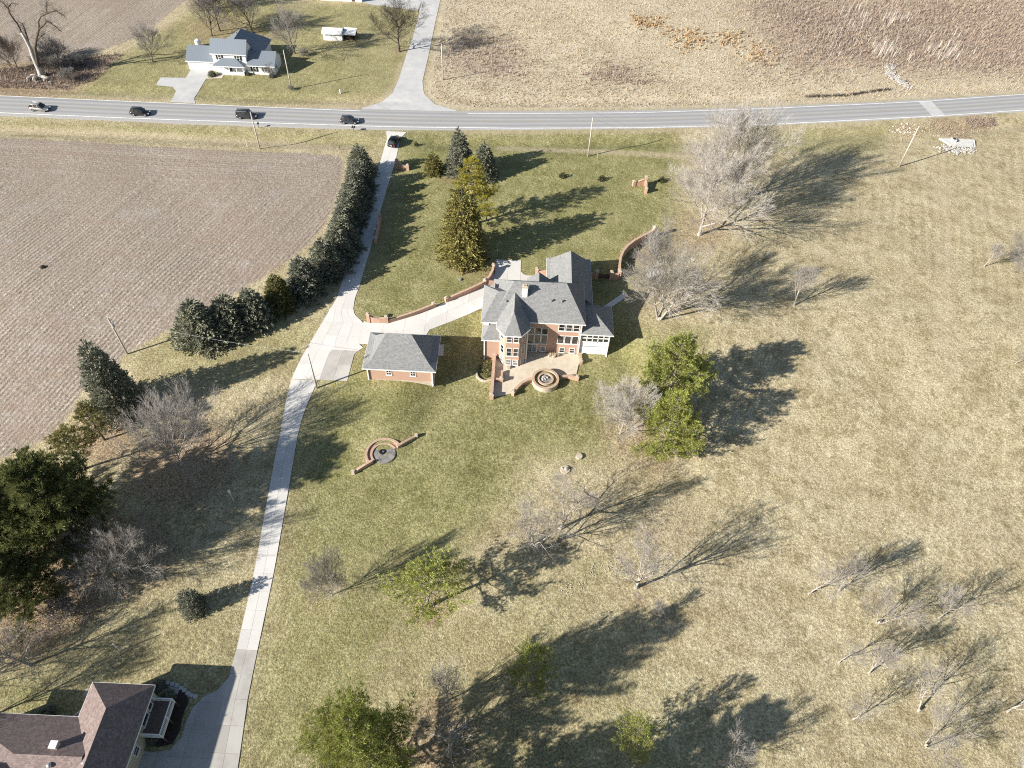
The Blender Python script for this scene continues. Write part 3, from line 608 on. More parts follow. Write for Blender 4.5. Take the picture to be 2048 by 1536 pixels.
def window(parent, p, u, n, w, h, sash='double', fw=.085, glass='glass', shutter=None, proud=.08, name='window'):
    """p lower left corner on the wall, u along it, n outward"""
    f = MB(); f.obox(p, u, n, 0, w, -.02, proud, 0, fw); f.obox(p, u, n, 0, w, -.02, proud, h - fw, h)
    f.obox(p, u, n, 0, fw, -.02, proud - .004, fw, h - fw); f.obox(p, u, n, w - fw, w, -.02, proud - .004, fw, h - fw)
    if sash == 'double': f.obox(p, u, n, fw, w - fw, -.02, proud - .02, h / 2 - .035, h / 2 + .035)
    if sash == 'grid': f.obox(p, u, n, fw, w - fw, -.02, proud - .02, h / 2 - .035, h / 2 + .035); f.obox(p, u, n, w / 2 - .035, w / 2 + .035, -.02, proud - .025, fw, h - fw)
    f.obox(p, u, n, -.08, w + .08, -.02, proud + .06, -.08, -.003)
    o = f.build(name, M['white'], parent)
    if sash == 'double':
        a = MB(); a.obox(p, u, n, fw, w - fw, -.02, .03, fw, h / 2 - .035); sub('pane', a, M[glass], o)
        a = MB(); a.obox(p, u, n, fw, w - fw, -.02, .03, h / 2 + .035, h - fw); sub('pane', a, M[glass], o)
    else:
        a = MB(); a.obox(p, u, n, fw, w - fw, -.02, .03, fw, h - fw); sub('pane', a, M[glass], o)
    if shutter:
        for a0, a1 in ((-.52, -.1), (w + .1, w + .52)):
            a = MB(); a.obox(p, u, n, a0, a1, -.02, .05, 0, h); sub('shutter', a, M[shutter], o)
    return o
S = ((1, 0), (0, -1)); EAST = ((0, 1), (1, 0)); WEST = ((0, -1), (-1, 0)); NORTH = ((-1, 0), (0, 1))
def downspout(parent, x, y, z0, z1):
    b = MB(); b.box(x - .1, x + .1, y - .1, y + .1, z0, z1); b.box(x - .1, x + .1, y - .45, y - .1, z0, z0 + .14); return b.build('downspout', M['white'], parent)
def vent(parent, x, y, z):
    b = MB(); b.tube((x, y, z - .3), (x, y, z + .45), .1, .1, 7); b.tube((x, y, z + .3), (x, y, z + .5), .16, .16, 7); return b.build('roof_vent', M['steel'], parent)

# ------------------------------------------------------------------ the brick house with the turret
PZ = -3.0
H = empty('brick_house', (3, 95.5, PZ)); tag(H, 'large red brick house with grey hip roofs, corner turret and white sunroom', 'house')
wl = MB(); wl.box(-5.2, 12, 90.9, 101, PZ - .5, 5.0); wl.box(-5.15, -2.2, 88.9, 90.89, PZ - .5, 2.2); wl.box(6.1, 13.75, 97.9, 110.4, PZ - .5, 3.0); wl.box(-5.1, 2, 90.92, 99.3, 4.5, 5.0)
wall = wl.build('wall', M['brick'], H)
tp = [(-2.65, 91.5), (-2.65, 88.75), (-1.45, 87.15), (1.0, 87.15), (2.2, 88.75), (2.2, 91.5)]
tw = MB(); tw.prism(tp, PZ - .5, 5.05); turret = tw.build('turret', M['brick'], H)
hip_roof(H, -4.2, 12.45, 90.45, 101.4, 5.0, (-.4, 95.9, 9.6), (8.8, 95.9, 9.6), M['shingle_grey'])
hip_roof(H, -5.95, 2.0, 90.0, 99.7, 4.95, (-3.2, 94.8, 8.05), (2.0, 94.8, 8.05), M['shingle_grey'])
hip_roof(H, -5.75, -1.6, 88.35, 92.9, 2.15, (-4.2, 90.6, 4.2), (-1.6, 90.6, 4.2), M['shingle_grey'])
hip_roof(H, 5.65, 14.2, 97.6, 110.9, 3.0, (10.05, 97.7, 6.5), (10.05, 108.9, 6.5), M['shingle_grey'], .6)
# turret roof: ridge running back into the main slope, five-sided front
ev = [(-3.15, 92.5), (-3.15, 88.55), (-1.7, 86.7), (1.25, 86.7), (2.7, 88.55), (2.7, 92.5)]; ze = 5.1; r0, r1 = (-.22, 89.5, 8.2), (-.22, 94.6, 8.3)
tr = MB(); tr.add([(x, y, ze) for x, y in ev] + [r0, r1, (-3.15, 94.6, ze), (2.7, 94.6, ze)] + [(x, y, ze - .16) for x, y in ev],
                  [(1, 2, 6), (2, 3, 6), (3, 4, 6), (8, 0, 1, 6, 7), (4, 5, 9, 7, 6), (10, 11, 1, 0), (11, 12, 2, 1), (12, 13, 3, 2), (13, 14, 4, 3), (14, 15, 5, 4), (15, 14, 13, 12, 11, 10)])
tro = tr.build('turret_roof', M['shingle_grey'], H)
fb = MB()
for i in range(1, 4):
    a, b = Vector(ev[i]), Vector(ev[i + 1]); u = (b - a); L = u.length; u.normalize(); fb.obox((a.x, a.y, 0), u, (u.y, -u.x), 0, L, .003, .06, ze - .24, ze - .02)
a, b = Vector(ev[0]), Vector(ev[1]); fb.obox((ev[0][0], ev[0][1], 0), (0, -1), (-1, 0), 0, 3.95, .003, .06, ze - .24, ze - .02); fb.obox((ev[4][0], ev[4][1], 0), (0, 1), (1, 0), 0, 2.0, .003, .06, ze - .24, ze - .02)
sub('fascia', fb, M['white'], tro)
# front gables
for gx_, gy_, rz_, hw_ in ((-3.9, 98.6, 6.5, 2.0), (4.05, 102.1, 6.6, 2.2), (-.8, 99.6, 6.0, 1.3)):
    gb = MB(); gb.add([(gx_ - hw_, gy_, 4.95), (gx_ + hw_, gy_, 4.95), (gx_, gy_, rz_), (gx_ - hw_, 95.2, 4.95), (gx_ + hw_, 95.2, 4.95), (gx_, 95.2, rz_)],
                      [(0, 2, 5, 3), (1, 4, 5, 2), (0, 1, 2), (3, 5, 4), (0, 3, 4, 1)]); gb.build('gable_roof', M['shingle_grey'], H)
# sunroom
sb = MB(); sb.box(12.003, 17.2, 91.0, 97.7, PZ - .5, 2.4); sun_wall = sb.build('sunroom_wall', M['vinyl'], H)
hip_roof(H, 11.6, 17.75, 90.55, 98.2, 2.5, (11.6, 94.4, 5.1), (13.8, 94.4, 5.1), M['shingle_grey'])
tb = MB(); tb.obox((12, 91.0, PZ), *S, .02, 5.22, 0, .05, 2.0, 2.14); sub('band', tb, M['steel'], sun_wall)
for i in range(5):
    for j in range(2): window(H, (12.15 + i * 1.0, 91.0, .28 + j * .98), *S, .96, .94, 'one', .07)
for i in range(5): window(H, (17.2, 91.3 + i * 1.15, .3), *EAST, 1.05, 1.8, 'double', .08)
# chimney
cb = MB(); cb.box(1.0, 1.95, 93.75, 94.7, 7, 9.9); ch = cb.build('chimney', M['white'], H)
cc = MB(); cc.box(.92, 2.03, 93.67, 94.78, 9.9, 10.02); cc.tube((1.3, 94.2, 10), (1.3, 94.2, 10.35), .14, .14, 8); cc.tube((1.68, 94.2, 10), (1.68, 94.2, 10.3), .12, .12, 8); sub('cap', cc, M['limestone'], ch)
vent(H, -1.75, 93.0, 7.0); vent(H, 6.2, 93.3, 7.5); vent(H, 8.05, 93.3, 7.5)
# windows of the garden front
yb = 90.9
for x in (7.8, 9.1, 10.4): window(H, (x, yb, 2.8), *S, 1.15, 1.6)
for x in (7.8, 9.1, 10.4): window(H, (x, yb, -.45), *S, 1.2, 2.05, 'one')
for x in (8.35, 10.2): window(H, (x, yb, -2.8), *S, 1.0, 1.3)
for i in range(3):
    window(H, (2.45 + i * 1.2, yb, -.7), *S, 1.15, 2.3, 'one', .07); window(H, (2.45 + i * 1.2, yb, 1.75), *S, 1.15, 1.6, 'one', .07)
db = MB(); db.obox((2.4, yb, PZ), *S, 0, 1.9, -.02, .07, .02, 2.1); fd = db.build('french_door', M['white'], H)
for a in (.14, 1.02):
    q = MB(); q.obox((2.4, yb, PZ), *S, a, a + .74, -.02, .09, .25, 1.95); sub('pane', q, M['glass_pale'], fd)
hb = MB(); hb.obox((2.4, yb, PZ), *S, .93, .97, .07, .13, .95, 1.1); sub('handle', hb, M['steel'], fd)
window(H, (4.8, yb, -2.75), *S, 1.05, 1.35, 'one', .1, 'glass_pale')
# windows of the turret
for z, h, g in ((3.1, 1.5, 'glass'), (-.4, 2.05, 'glass'), (-2.75, 1.4, 'glass_pale')):
    for x in (-1.3, -.1): window(H, (x, 87.15, z), *S, .95, h, 'double', .085, g)
    for a, b in ((tp[1], tp[2]), (tp[3], tp[4])):
        a, b = Vector(a), Vector(b); u = (b - a); L = u.length; u.normalize(); q = a + u * (L / 2 - .5); window(H, (q.x, q.y, z), tuple(u), (u.y, -u.x), 1.0, h, 'double', .085, g)
for y in (92.5, 95.5): window(H, (-5.2, y + 1, .6), *WEST, 1.0, 1.5); window(H, (-5.2, y + 1, -2.2), *WEST, 1.0, 1.2)
for y in (99.5, 103, 106.5): window(H, (13.75, y, .5), *EAST, 1.1, 1.6)
window(H, (10.6, 110.4, .5), *NORTH, 1.2, 1.6)
downspout(H, -5.3, 88.8, PZ, 2.0); downspout(H, 2.3, 88.7, PZ, 4.9); downspout(H, 11.85, 90.78, PZ, 4.8); downspout(H, 17.1, 90.88, PZ, 2.3)
gb = MB(); gb.box(-5.6, -4.6, 90.3, 90.88, 3.9, 4.8); gb.build('gable_siding', M['vinyl'], H)

# ------------------------------------------------------------------ detached garage
Z0 = -1.75
g = empty('brick_garage', (-19.4, 85, Z0)); tag(g, 'detached brick garage with flared grey hip roof beside the concrete court', 'garage')
b = MB(); b.box(-25, -13.7, 81.1, 88.7, Z0 + .3, 1.75); b.build('wall', M['brick'], g)
b = MB(); b.box(-25.04, -13.66, 81.06, 88.74, Z0 - 1.2, Z0 + .3); b.build('foundation', M['limestone'], g)
hip_roof(g, -25.65, -13.1, 80.6, 89.3, 1.75, (-21.9, 85.6, 5.5), (-17.6, 85.6, 5.5), M['shingle_grey'], 1.2)
for x in (-21.75, -17.6): window(g, (x, 81.1, -.15), *S, .95, 1.25, 'grid', .09)
for x in (-24.2, -19.0):
    b = MB(); b.obox((x + 4.3, 88.7, tz(x, 89) + .05), *NORTH, 0, 4.2, -.02, .06, 0, 2.3); o = b.build('garage_door', M['white'], g)
downspout(g, -24.9, 80.98, Z0 - .3, 1.6); downspout(g, -13.8, 80.98, Z0 - .3, 1.6)
b = MB(); b.obox((-13.7, 85.6, tz(-13, 86)), *EAST, 0, .95, -.02, .06, .1, 2.1); b.build('side_door', M['white'], g)

# ------------------------------------------------------------------ patio, its walls and the round fountain
pz = PZ
patio_poly = [(-3.2, 88.9), (-3.2, 79.6), (.2, 80.7), (1.0, 82.2), (2.2, 83.6), (3.3, 84.6), (8.6, 85.4), (11.5, 85.9), (12.1, 89.0), (12.0, 90.88), (2.2, 90.88), (2.2, 88.7), (1.0, 87.1), (-1.45, 87.1), (-2.65, 88.7)]
b = MB(); b.prism(patio_poly, pz - .6, pz + .03); struct(b.build('patio', M['paver_tan']))
def wall_thing(name, label, pts, h, th=.3, closed=False, base=None, piers=(), pier_h=.35, mat='brick', cap='coping', cat='wall', pier_w=.55, tops=None):
    """free-standing wall along world points; piers = indices that carry a capped pier"""
    base = base or (lambda x, y: tz(x, y)); zs = [base(*p) for p in pts]
    r = empty(name, (pts[0][0], pts[0][1], zs[0])); tag(r, label, cat)
    P = [Vector(p) for p in pts]; n = len(P); off = []
    for i in range(n):
        t = Vector((0, 0))
        if i > 0: t += (P[i] - P[i - 1]).normalized()
        if i < n - 1: t += (P[i + 1] - P[i]).normalized()
        t.normalize(); off.append(Vector((-t.y, t.x)))
    hh = tops or [h] * n
    def ribbon(w, lo, hi):
        vs = []
        for i in range(n):
            for s in (-1, 1):
                q = P[i] + off[i] * (s * w / 2); vs += [(q.x, q.y, zs[i] + lo(i)), (q.x, q.y, zs[i] + hi(i))]
        fs = []
        for i in range(n - 1):
            a = i * 4; c = a + 4; fs += [(a + 1, c + 1, c + 3, a + 3), (a, c, c + 1, a + 1), (a + 3, c + 3, c + 2, a + 2), (a + 2, c + 2, c, a)]
        e = (n - 1) * 4; fs += [(0, 1, 3, 2), (e, e + 2, e + 3, e + 1)]
        return MB().add(vs, fs)
    ribbon(th, lambda i: -.4, lambda i: hh[i]).build('wall_body', M[mat], r)
    ribbon(th + .1, lambda i: hh[i] + .003, lambda i: hh[i] + .09).build('coping', M[cap], r)
    for i in piers:
        k = 1 if i == 0 else n - 2 if i == n - 1 else i + 1; u = (P[k] - P[i]).normalized(); v = (-u.y, u.x); w = pier_w / 2
        q = MB(); q.obox((P[i].x, P[i].y, zs[i]), tuple(u), v, -w, w, -w, w, -.4, hh[i] + pier_h); o = q.build('pier', M[mat], r)
        q = MB(); q.obox((P[i].x, P[i].y, zs[i]), tuple(u), v, -w - .07, w + .07, -w - .07, w + .07, hh[i] + pier_h + .003, hh[i] + pier_h + .1)
        q.obox((P[i].x, P[i].y, zs[i]), tuple(u), v, -w * .6, w * .6, -w * .6, w * .6, hh[i] + pier_h + .1, hh[i] + pier_h + .26); sub('cap', q, M['limestone'], o)
    return r
fp = lambda x, y: pz
wall_thing('patio_wall', 'long brick retaining wall on the west side of the patio', [(-3.45, 89.0), (-3.45, 84.6), (-3.45, 79.4)], .75, .45, base=fp, piers=(0, 2), pier_h=.25, pier_w=.7)
wall_thing('patio_wall', 'short brick wall enclosing a step landing inside the patio', [(-3.1, 83.3), (-1.9, 83.3), (-1.9, 85.4)], .6, .35, base=fp, piers=(1,), pier_h=.3)
wall_thing('patio_wall', 'curved brick wall from patio steps to the round fountain', [(.3, 80.4), (.9, 81.6), (1.8, 82.8), (2.8, 83.5), (3.5, 83.8)], .55, .4, base=fp, piers=(0,), pier_h=.25)
wall_thing('patio_wall', 'short brick wall between fountain and patio south-east corner', [(8.5, 84.6), (9.9, 84.9), (11.6, 84.6)], .55, .4, base=fp, piers=(2,), pier_h=.25)
wall_thing('patio_wall', 'low brick wall below the sunroom corner of the patio', [(12.25, 90.6), (12.35, 88.6)], .6, .35, base=fp, piers=(1,), pier_h=.2)
b = MB(); b.prism([(-3.2, 79.55), (.1, 80.3), (.1, 80.0), (-3.2, 79.2)], pz - .5, pz - .1); struct(b.build('patio_step', M['brick']))
def ring(mb, c, ri, ro, z0, z1, n=40, a0=0, a1=2 * math.pi):
    full = abs(a1 - a0 - 2 * math.pi) < 1e-6; k = n if full else n + 1; vs = []
    for i in range(k):
        a = a0 + (a1 - a0) * i / n
        for r_ in (ri, ro): vs += [(c[0] + r_ * math.cos(a), c[1] + r_ * math.sin(a), z0), (c[0] + r_ * math.cos(a), c[1] + r_ * math.sin(a), z1)]
    fs = []
    for i in range(n):
        a = i * 4; d = ((i + 1) % k) * 4; fs += [(a + 1, a + 3, d + 3, d + 1), (a + 2, d + 2, d + 3, a + 3), (a, a + 1, d + 1, d), (a, d, d + 2, a + 2)]
    if not full: e = (k - 1) * 4; fs += [(0, 2, 3, 1), (e, e + 1, e + 3, e + 2)]
    return mb.add(vs, fs)
fc = (5.9, 83.6); fo = empty('fountain', (fc[0], fc[1], pz - .2)); tag(fo, 'round two-tier stone fountain basin at the edge of the patio', 'fountain')
ring(MB(), fc, 2.0, 2.35, pz - 1.0, pz + .95).build('outer_wall', M['limestone'], fo); ring(MB(), fc, 1.97, 2.4, pz + .953, pz + 1.03).build('outer_coping', M['coping'], fo)
ring(MB(), fc, .05, 2.01, pz - .6, pz + .7).build('planting_bed', M['moss'], fo)
ring(MB(), fc, 1.15, 1.38, pz + .69, pz + .95).build('inner_wall', M['limestone'], fo); ring(MB(), fc, 1.12, 1.42, pz + .953, pz + 1.02).build('inner_coping', M['coping'], fo)
ring(MB(), fc, .02, 1.15, pz + .6, pz + .78).build('basin_floor', M['stone_dark'], fo)
rn = random.Random(4); b = MB()
for i in range(9): a = rn.uniform(0, 6.28); d = rn.uniform(0, .55); b.ball((fc[0] - .15 + d * math.cos(a), fc[1] + .1 + d * math.sin(a), pz + .85), rn.uniform(.16, .30), 7, 5, .8, .15, rn)
b.build('boulder', M['riprap'], fo)
rn = random.Random(8)
for dx, dy, s, lb in ((-.6, 0, .32, 'western stone planter with dry plants against the garden front'), (.2, -.15, .42, 'largest stone planter with dry plants, middle of three at the garden front'), (.9, .05, .3, 'smallest stone planter with dry plants, eastern of three at the garden front')):
    pot = empty('planter', (7.2 + dx, 90 + dy, pz)); tag(pot, lb, 'planter', 'planters against the garden front')
    b = MB(); b.tube((7.2 + dx, 90 + dy, pz + .03), (7.2 + dx, 90 + dy, pz + s * 1.3), s * .7, s, 10); o = b.build('pot', M['limestone'], pot)
    q = MB()
    for i in range(26):
        a = rn.uniform(0, 6.28); q.tube((7.2 + dx, 90 + dy, pz + s), (7.2 + dx + math.cos(a) * s * 1.2, 90 + dy + math.sin(a) * s * 1.2, pz + s * 1.3 + rn.uniform(.1, .5)), .025, .008, 3, False)
    q.build('dry_plant', M['dry_blades'], pot)
b = MB(); b.box(-1.0, -.55, 86.25, 86.7, pz + .03, pz + .5); b.box(-1.05, -.5, 86.2, 86.75, pz + .5, pz + .56); tag(b.build('stone_urn', M['limestone']), 'small square stone planter at the foot of the turret', 'planter')
# clipped winter shrub bed west of the patio wall with a kerb of pale stone
rn = random.Random(12); c = (-4.8, 85.9); b = MB()
for i in range(1500):
    a = rn.uniform(0, 6.28); d = math.sqrt(rn.random()); x, y = c[0] + 1.35 * d * math.cos(a), c[1] + 2.0 * d * math.sin(a); z = tz(x, y) + rn.uniform(.1, .9) * (1 - .7 * d * d)
    e = Vector((rn.uniform(-1, 1), rn.uniform(-1, 1), rn.uniform(.2, 1))).normalized() * .34; s_ = e.orthogonal().normalized() * .07; b.add([(x - s_.x, y - s_.y, z), (x + s_.x, y + s_.y, z), (x + e.x, y + e.y, z + e.z)], [(0, 1, 2)])
tag(b.build('ground_shrub', M['moss']), 'mounded olive shrub bed beside the west patio wall', 'shrub')
kb = MB(); ring(kb, (-4.7, 84.8), 1.55, 1.85, pz - .5, pz + .25, 14, math.pi * .95, math.pi * 1.75); tag(kb.build('stone_kerb', M['limestone']), 'curved pale stone edging at the foot of the shrub bed', 'edging')

# ------------------------------------------------------------------ garden walls
gp = lambda *pts: [G(*p)[:2] for p in pts]
wall_thing('brick_wall', 'small brick entrance wall with sweeping top near the driveway mouth', gp((795, 337), (801, 338), (808, 339.5), (816, 340)), 1.0, .35, piers=(0, 3), tops=[1.9, 1.55, 1.15, .95], pier_h=.35, pier_w=.6)
wall_thing('brick_wall', 'narrow brick wall edging the driveway opposite the spruce row', gp((761, 444), (757, 464), (752, 486)), 1.5, .35, piers=(0, 2), tops=[1.5, 1.25, 1.0])
wall_thing('brick_wall', 'brick gate wall with dipped top where the driveway turns to the house', gp((738, 644), (748, 645), (760, 645.5), (774, 645)), 1.0, .35, piers=(0, 3), tops=[1.75, 1.3, 1.1, 1.2], pier_h=.3, pier_w=.6)
wall_thing('brick_wall', 'low brick wall along the court next to the gate wall', gp((779, 645), (800, 639), (822, 632), (846, 623), (868, 614)), .75, .35, piers=(4,), pier_h=.2)
wall_thing('brick_wall', 'long low brick wall curving along the court to the turning bay', gp((893, 603), (915, 594), (940, 584), (962, 574), (970, 569), (979, 560), (985, 549), (987, 541)), .95, .35, piers=(0, 4, 7), tops=[.7, .8, .9, .95, .95, 1.0, 1.15, 1.3], pier_h=.25)
wall_thing('brick_wall', 'short orange brick wall beside the north wing of the house', gp((1073, 551), (1084, 552), (1096, 552)), 1.25, .35, piers=(0,), pier_h=.5, pier_w=.6)
wall_thing('brick_wall', 'detached cornered brick wall with three piers out on the front lawn', gp((1267, 372), (1279, 371), (1290, 370), (1291, 377), (1291, 386)), 1.2, .35, piers=(0, 2, 4), tops=[.85, 1.25, 1.7, 1.2, .9], pier_h=.45, pier_w=.6)
wall_thing('brick_wall', 'tall brick wall sweeping in an arc beside the bare maple', gp((1306, 473), (1299, 477), (1282, 485), (1266, 494), (1253, 504), (1244, 515), (1239, 527), (1237, 541), (1237, 556)), 1.7, .38, piers=(0, 8), tops=[2.2, 1.8, 1.7, 1.7, 1.7, 1.7, 1.7, 1.7, 1.6], pier_h=.35, pier_w=.7)
wall_thing('brick_wall', 'short brick wall from the house wing to the garden gate', gp((1179, 556.5), (1186, 557), (1192, 557)), 1.35, .35, piers=(2,), pier_h=.55, pier_w=.6)
wall_thing('brick_wall', 'short brick wall from the garden gate to the curved wall', gp((1221, 558), (1229, 558), (1236, 558)), 1.35, .35, piers=(0,), pier_h=.55, pier_w=.6)
ga, gb_ = G(1194.5, 557), G(1219, 558); gate = empty('garden_gate', ga); tag(gate, 'dark wooden double gate between two brick piers', 'gate')
u = Vector((gb_[0] - ga[0], gb_[1] - ga[1])); L = u.length; u.normalize()
for k in range(2):
    n_ = 6
    for i in range(n_):
        b = MB(); a = L / 2 * k + .04 + i * (L / 2 - .08) / n_; b.obox(ga, tuple(u), (u.y, -u.x), a, a + (L / 2 - .08) / n_ - .025, -.03, .03, .06, 1.15 + .12 * math.sin(math.pi * (i + .5 + (0 if k else 0)) / n_)); b.build('board', M['wood_dark'], gate)
b = MB(); b.obox(ga, tuple(u), (u.y, -u.x), .02, L - .02, -.07, -.033, .25, .37); b.obox(ga, tuple(u), (u.y, -u.x), .02, L - .02, -.07, -.033, .85, .97); b.build('rail', M['wood_dark'], gate)

# ------------------------------------------------------------------ sunken semicircular fire pit
c = G(768, 908); fz = c[2]; ang = math.atan2(G(838, 876)[1] - G(703, 955)[1], G(838, 876)[0] - G(703, 955)[0])
fpit = empty('fire_pit', (c[0], c[1], fz)); tag(fpit, 'semicircular brick fire pit with tiered ring and two wing walls', 'fire pit')
a0, a1 = ang - .12, ang + math.pi + .12
ring(MB(), c, 2.65, 3.05, fz - .8, fz + .32, 36, a0, a1).build('outer_ring', M['coping'], fpit)
ring(MB(), c, 2.1, 2.648, fz - .8, fz + .1, 36, a0, a1).build('bench_tier', M['brick'], fpit)
ring(MB(), c, 1.85, 2.098, fz - .8, fz + .2, 36, a0, a1).build('inner_ring', M['coping'], fpit)
ring(MB(), c, .3, 1.848, fz - .8, fz + .05, 36, 0, 2 * math.pi).build('stone_floor', M['stone_dark'], fpit)
b = MB(); ring(b, (c[0] - .35, c[1] + .35), .28, .48, fz + .0, fz + .2, 12); b.build('fire_ring', M['black'], fpit)
u = Vector((math.cos(ang), math.sin(ang)))
for s, ln, hh in ((-1, 3.4, (.55, .5, .35, .15)), (1, 3.8, (.55, .5, .35, .15))):
    pts = [Vector(c[:2]) + u * s * (2.35 + ln * t) + Vector((u.y, -u.x)) * (.25 - .15 * t) for t in (0, .33, .66, 1)]
    b = MB()
    for i in range(3):
        p, q = pts[i], pts[i + 1]; d = (q - p); Ls = d.length; d.normalize(); nn = (-d.y, d.x)
        h0, h1 = hh[i], hh[i + 1]; cs = lambda P_, o, z: (P_.x + nn[0] * o, P_.y + nn[1] * o, z)
        b.add([cs(p, -.2, fz - .6), cs(p, .2, fz - .6), cs(q, .2, fz - .6), cs(q, -.2, fz - .6), cs(p, -.2, fz + h0), cs(p, .2, fz + h0), cs(q, .2, fz + h1), cs(q, -.2, fz + h1)], [(4, 5, 6, 7), (0, 4, 7, 3), (1, 2, 6, 5), (0, 1, 5, 4), (3, 7, 6, 2)])
    b.build('wing_wall', M['coping'], fpit)
    e = pts[-1]; b = MB(); b.box(e.x - .25, e.x + .25, e.y - .25, e.y + .25, fz - .5, fz + .42); b.build('end_block', M['limestone'], fpit)
# ------------------------------------------------------------------ white farmhouse across the road
F_ = empty('white_farmhouse', (-79, 190, 0)); tag(F_, 'white farmhouse with blue-grey metal roofs and attached garage across the road', 'house')
b = MB(); b.box(-83.1, -74.3, 185.6, 190.9, -.3, 5.2); b.add([(-83.1, 185.6, 5.2), (-83.1, 190.9, 5.2), (-83.1, 188.25, 7.55), (-74.3, 185.6, 5.2), (-74.3, 190.9, 5.2), (-74.3, 188.25, 7.55)], [(0, 2, 1), (3, 4, 5)]); b.build('wall', M['vinyl'], F_)
gable_roof(F_, -83.5, -73.9, 185.2, 191.3, 5.05, 188.25, 7.75, M['metal_roof'])
b = MB(); b.box(-90.5, -83.103, 186.3, 193.6, -.3, 2.55); b.add([(-90.5, 186.3, 2.55), (-90.5, 193.6, 2.55), (-90.5, 189.9, 4.75)], [(0, 2, 1)]); b.build('garage_wall', M['vinyl'], F_)
gable_roof(F_, -90.9, -83.1, 185.9, 194.0, 2.45, 189.95, 4.95, M['metal_roof'])
b = MB(); b.box(-74.297, -67.2, 185.2, 192.0, -.3, 2.6); b.add([(-67.2, 185.2, 2.6), (-67.2, 192, 2.6), (-67.2, 188.7, 4.6)], [(0, 1, 2)]); b.build('wing_wall', M['vinyl'], F_)
gable_roof(F_, -74.3, -66.8, 184.8, 192.4, 2.5, 188.7, 4.85, M['metal_roof'])
b = MB(); b.box(-82.9, -71.9, 190.903, 199.6, -.3, 2.9); b.build('rear_wall', M['vinyl'], F_)
hip_roof(F_, -83.4, -71.4, 190.2, 200.0, 2.9, (-78.0, 190.3, 6.9), (-78.0, 196.6, 6.9), M['metal_roof'])
hip_roof(F_, -82.9, -74.5, 183.6, 186.6, 2.6, (-80.3, 185.55, 3.9), (-77.0, 185.55, 3.9), M['metal_roof'], name='porch_roof')
b = MB(); b.box(-82.3, -75.0, 183.95, 185.6, -.2, .25); b.build('porch_floor', M['chip_seal'], F_)
b = MB(); b.box(-80.7, -75.1, 183.95, 184.07, .25, .95); b.box(-75.12, -75.0, 184.07, 185.6, .25, .95); b.build('porch_railing', M['vinyl'], F_)
for x in (-82.2, -80.75, -78.8, -76.9, -75.1): b = MB(); b.box(x - .09, x + .09, 183.93, 184.11, .25, 2.5); b.build('porch_post', M['white'], F_)
for x in (-81.6, -76.7): window(F_, (x, 185.6, 3.35), *S, .85, 1.25, 'double', .1, 'glass', 'black')
for x in (-72.9, -69.9): window(F_, (x, 185.2, .9), *S, .9, 1.25, 'double', .1, 'glass', 'black')
b = MB(); b.obox((-89.4, 186.3, 0), *S, 0, 4.9, -.02, .05, .02, 2.15); gd = b.build('garage_door', M['white'], F_)
for i in range(4): q = MB(); q.obox((-89.4, 186.3, 0), *S, .08, 4.82, .05, .075, .08 + i * .52, .55 + i * .52); sub('panel', q, M['vinyl'], gd)
b = MB(); b.obox((-79.6, 185.6, 0), *S, 0, .95, -.02, .06, .25, 2.3); b.build('front_door', M['wood_dark'], F_)
b = MB(); b.tube((-78, 193, 6.4), (-78, 193, 7.5), .2, .2, 8); b.build('flue', M['steel'], F_)
b = MB(); q = G(398, 93); b.tube((q[0], q[1], 0), (q[0], q[1], 1.5), .8, .8, 14); b.ball((q[0], q[1], 1.5), .8, 14, 6, .7); tag(b.build('domed_tank', M['white'], smooth=True), 'white domed tank behind the farmhouse garage', 'tank')
# little shed with an open lean-to
s = empty('garden_shed', (-56, 208, 0)); tag(s, 'small white shed with metal roof and open lean-to on the farmhouse lawn', 'shed')
b = MB(); b.box(-58.8, -53.4, 207.2, 210.2, -.2, 2.2); b.build('wall', M['vinyl'], s); gable_roof(s, -59.1, -53.2, 206.7, 210.7, 2.15, 208.7, 3.1, M['white'])
b = MB(); b.add([(-53.2, 207.0, 1.95), (-49.5, 207.0, 1.9), (-49.5, 210.4, 2.5), (-53.2, 210.4, 2.55), (-53.2, 207.0, 2.03), (-49.5, 207.0, 1.98), (-49.5, 210.4, 2.58), (-53.2, 210.4, 2.63)], [(0, 3, 2, 1), (4, 5, 6, 7), (0, 1, 5, 4), (1, 2, 6, 5), (2, 3, 7, 6), (3, 0, 4, 7)]); b.build('lean_to_roof', M['white'], s)
b = MB(); b.box(-53.39, -49.6, 210.2, 210.3, 0, 2.4); b.box(-49.7, -49.6, 208.6, 210.2, 0, 2.2); b.build('lean_to_wall', M['wood_dark'], s)
for x in (-51.4, -49.6): b = MB(); b.box(x - .07, x + .07, 207.1, 207.24, 0, 1.95); b.build('post', M['wood_dark'], s)
b = MB(); b.obox((-57.6, 207.2, 0), *S, 0, 1.2, -.02, .05, .05, 1.95); b.build('door', M['white'], s)
tag(MB().box(-52.6, -50.6, 208.2, 209.4, .02, .9).box(-52.5, -51.2, 208.3, 209.3, .9, 1.25).build('log_stack', M['wood_dark']), 'dark stack of timber stored under the lean-to', 'timber')
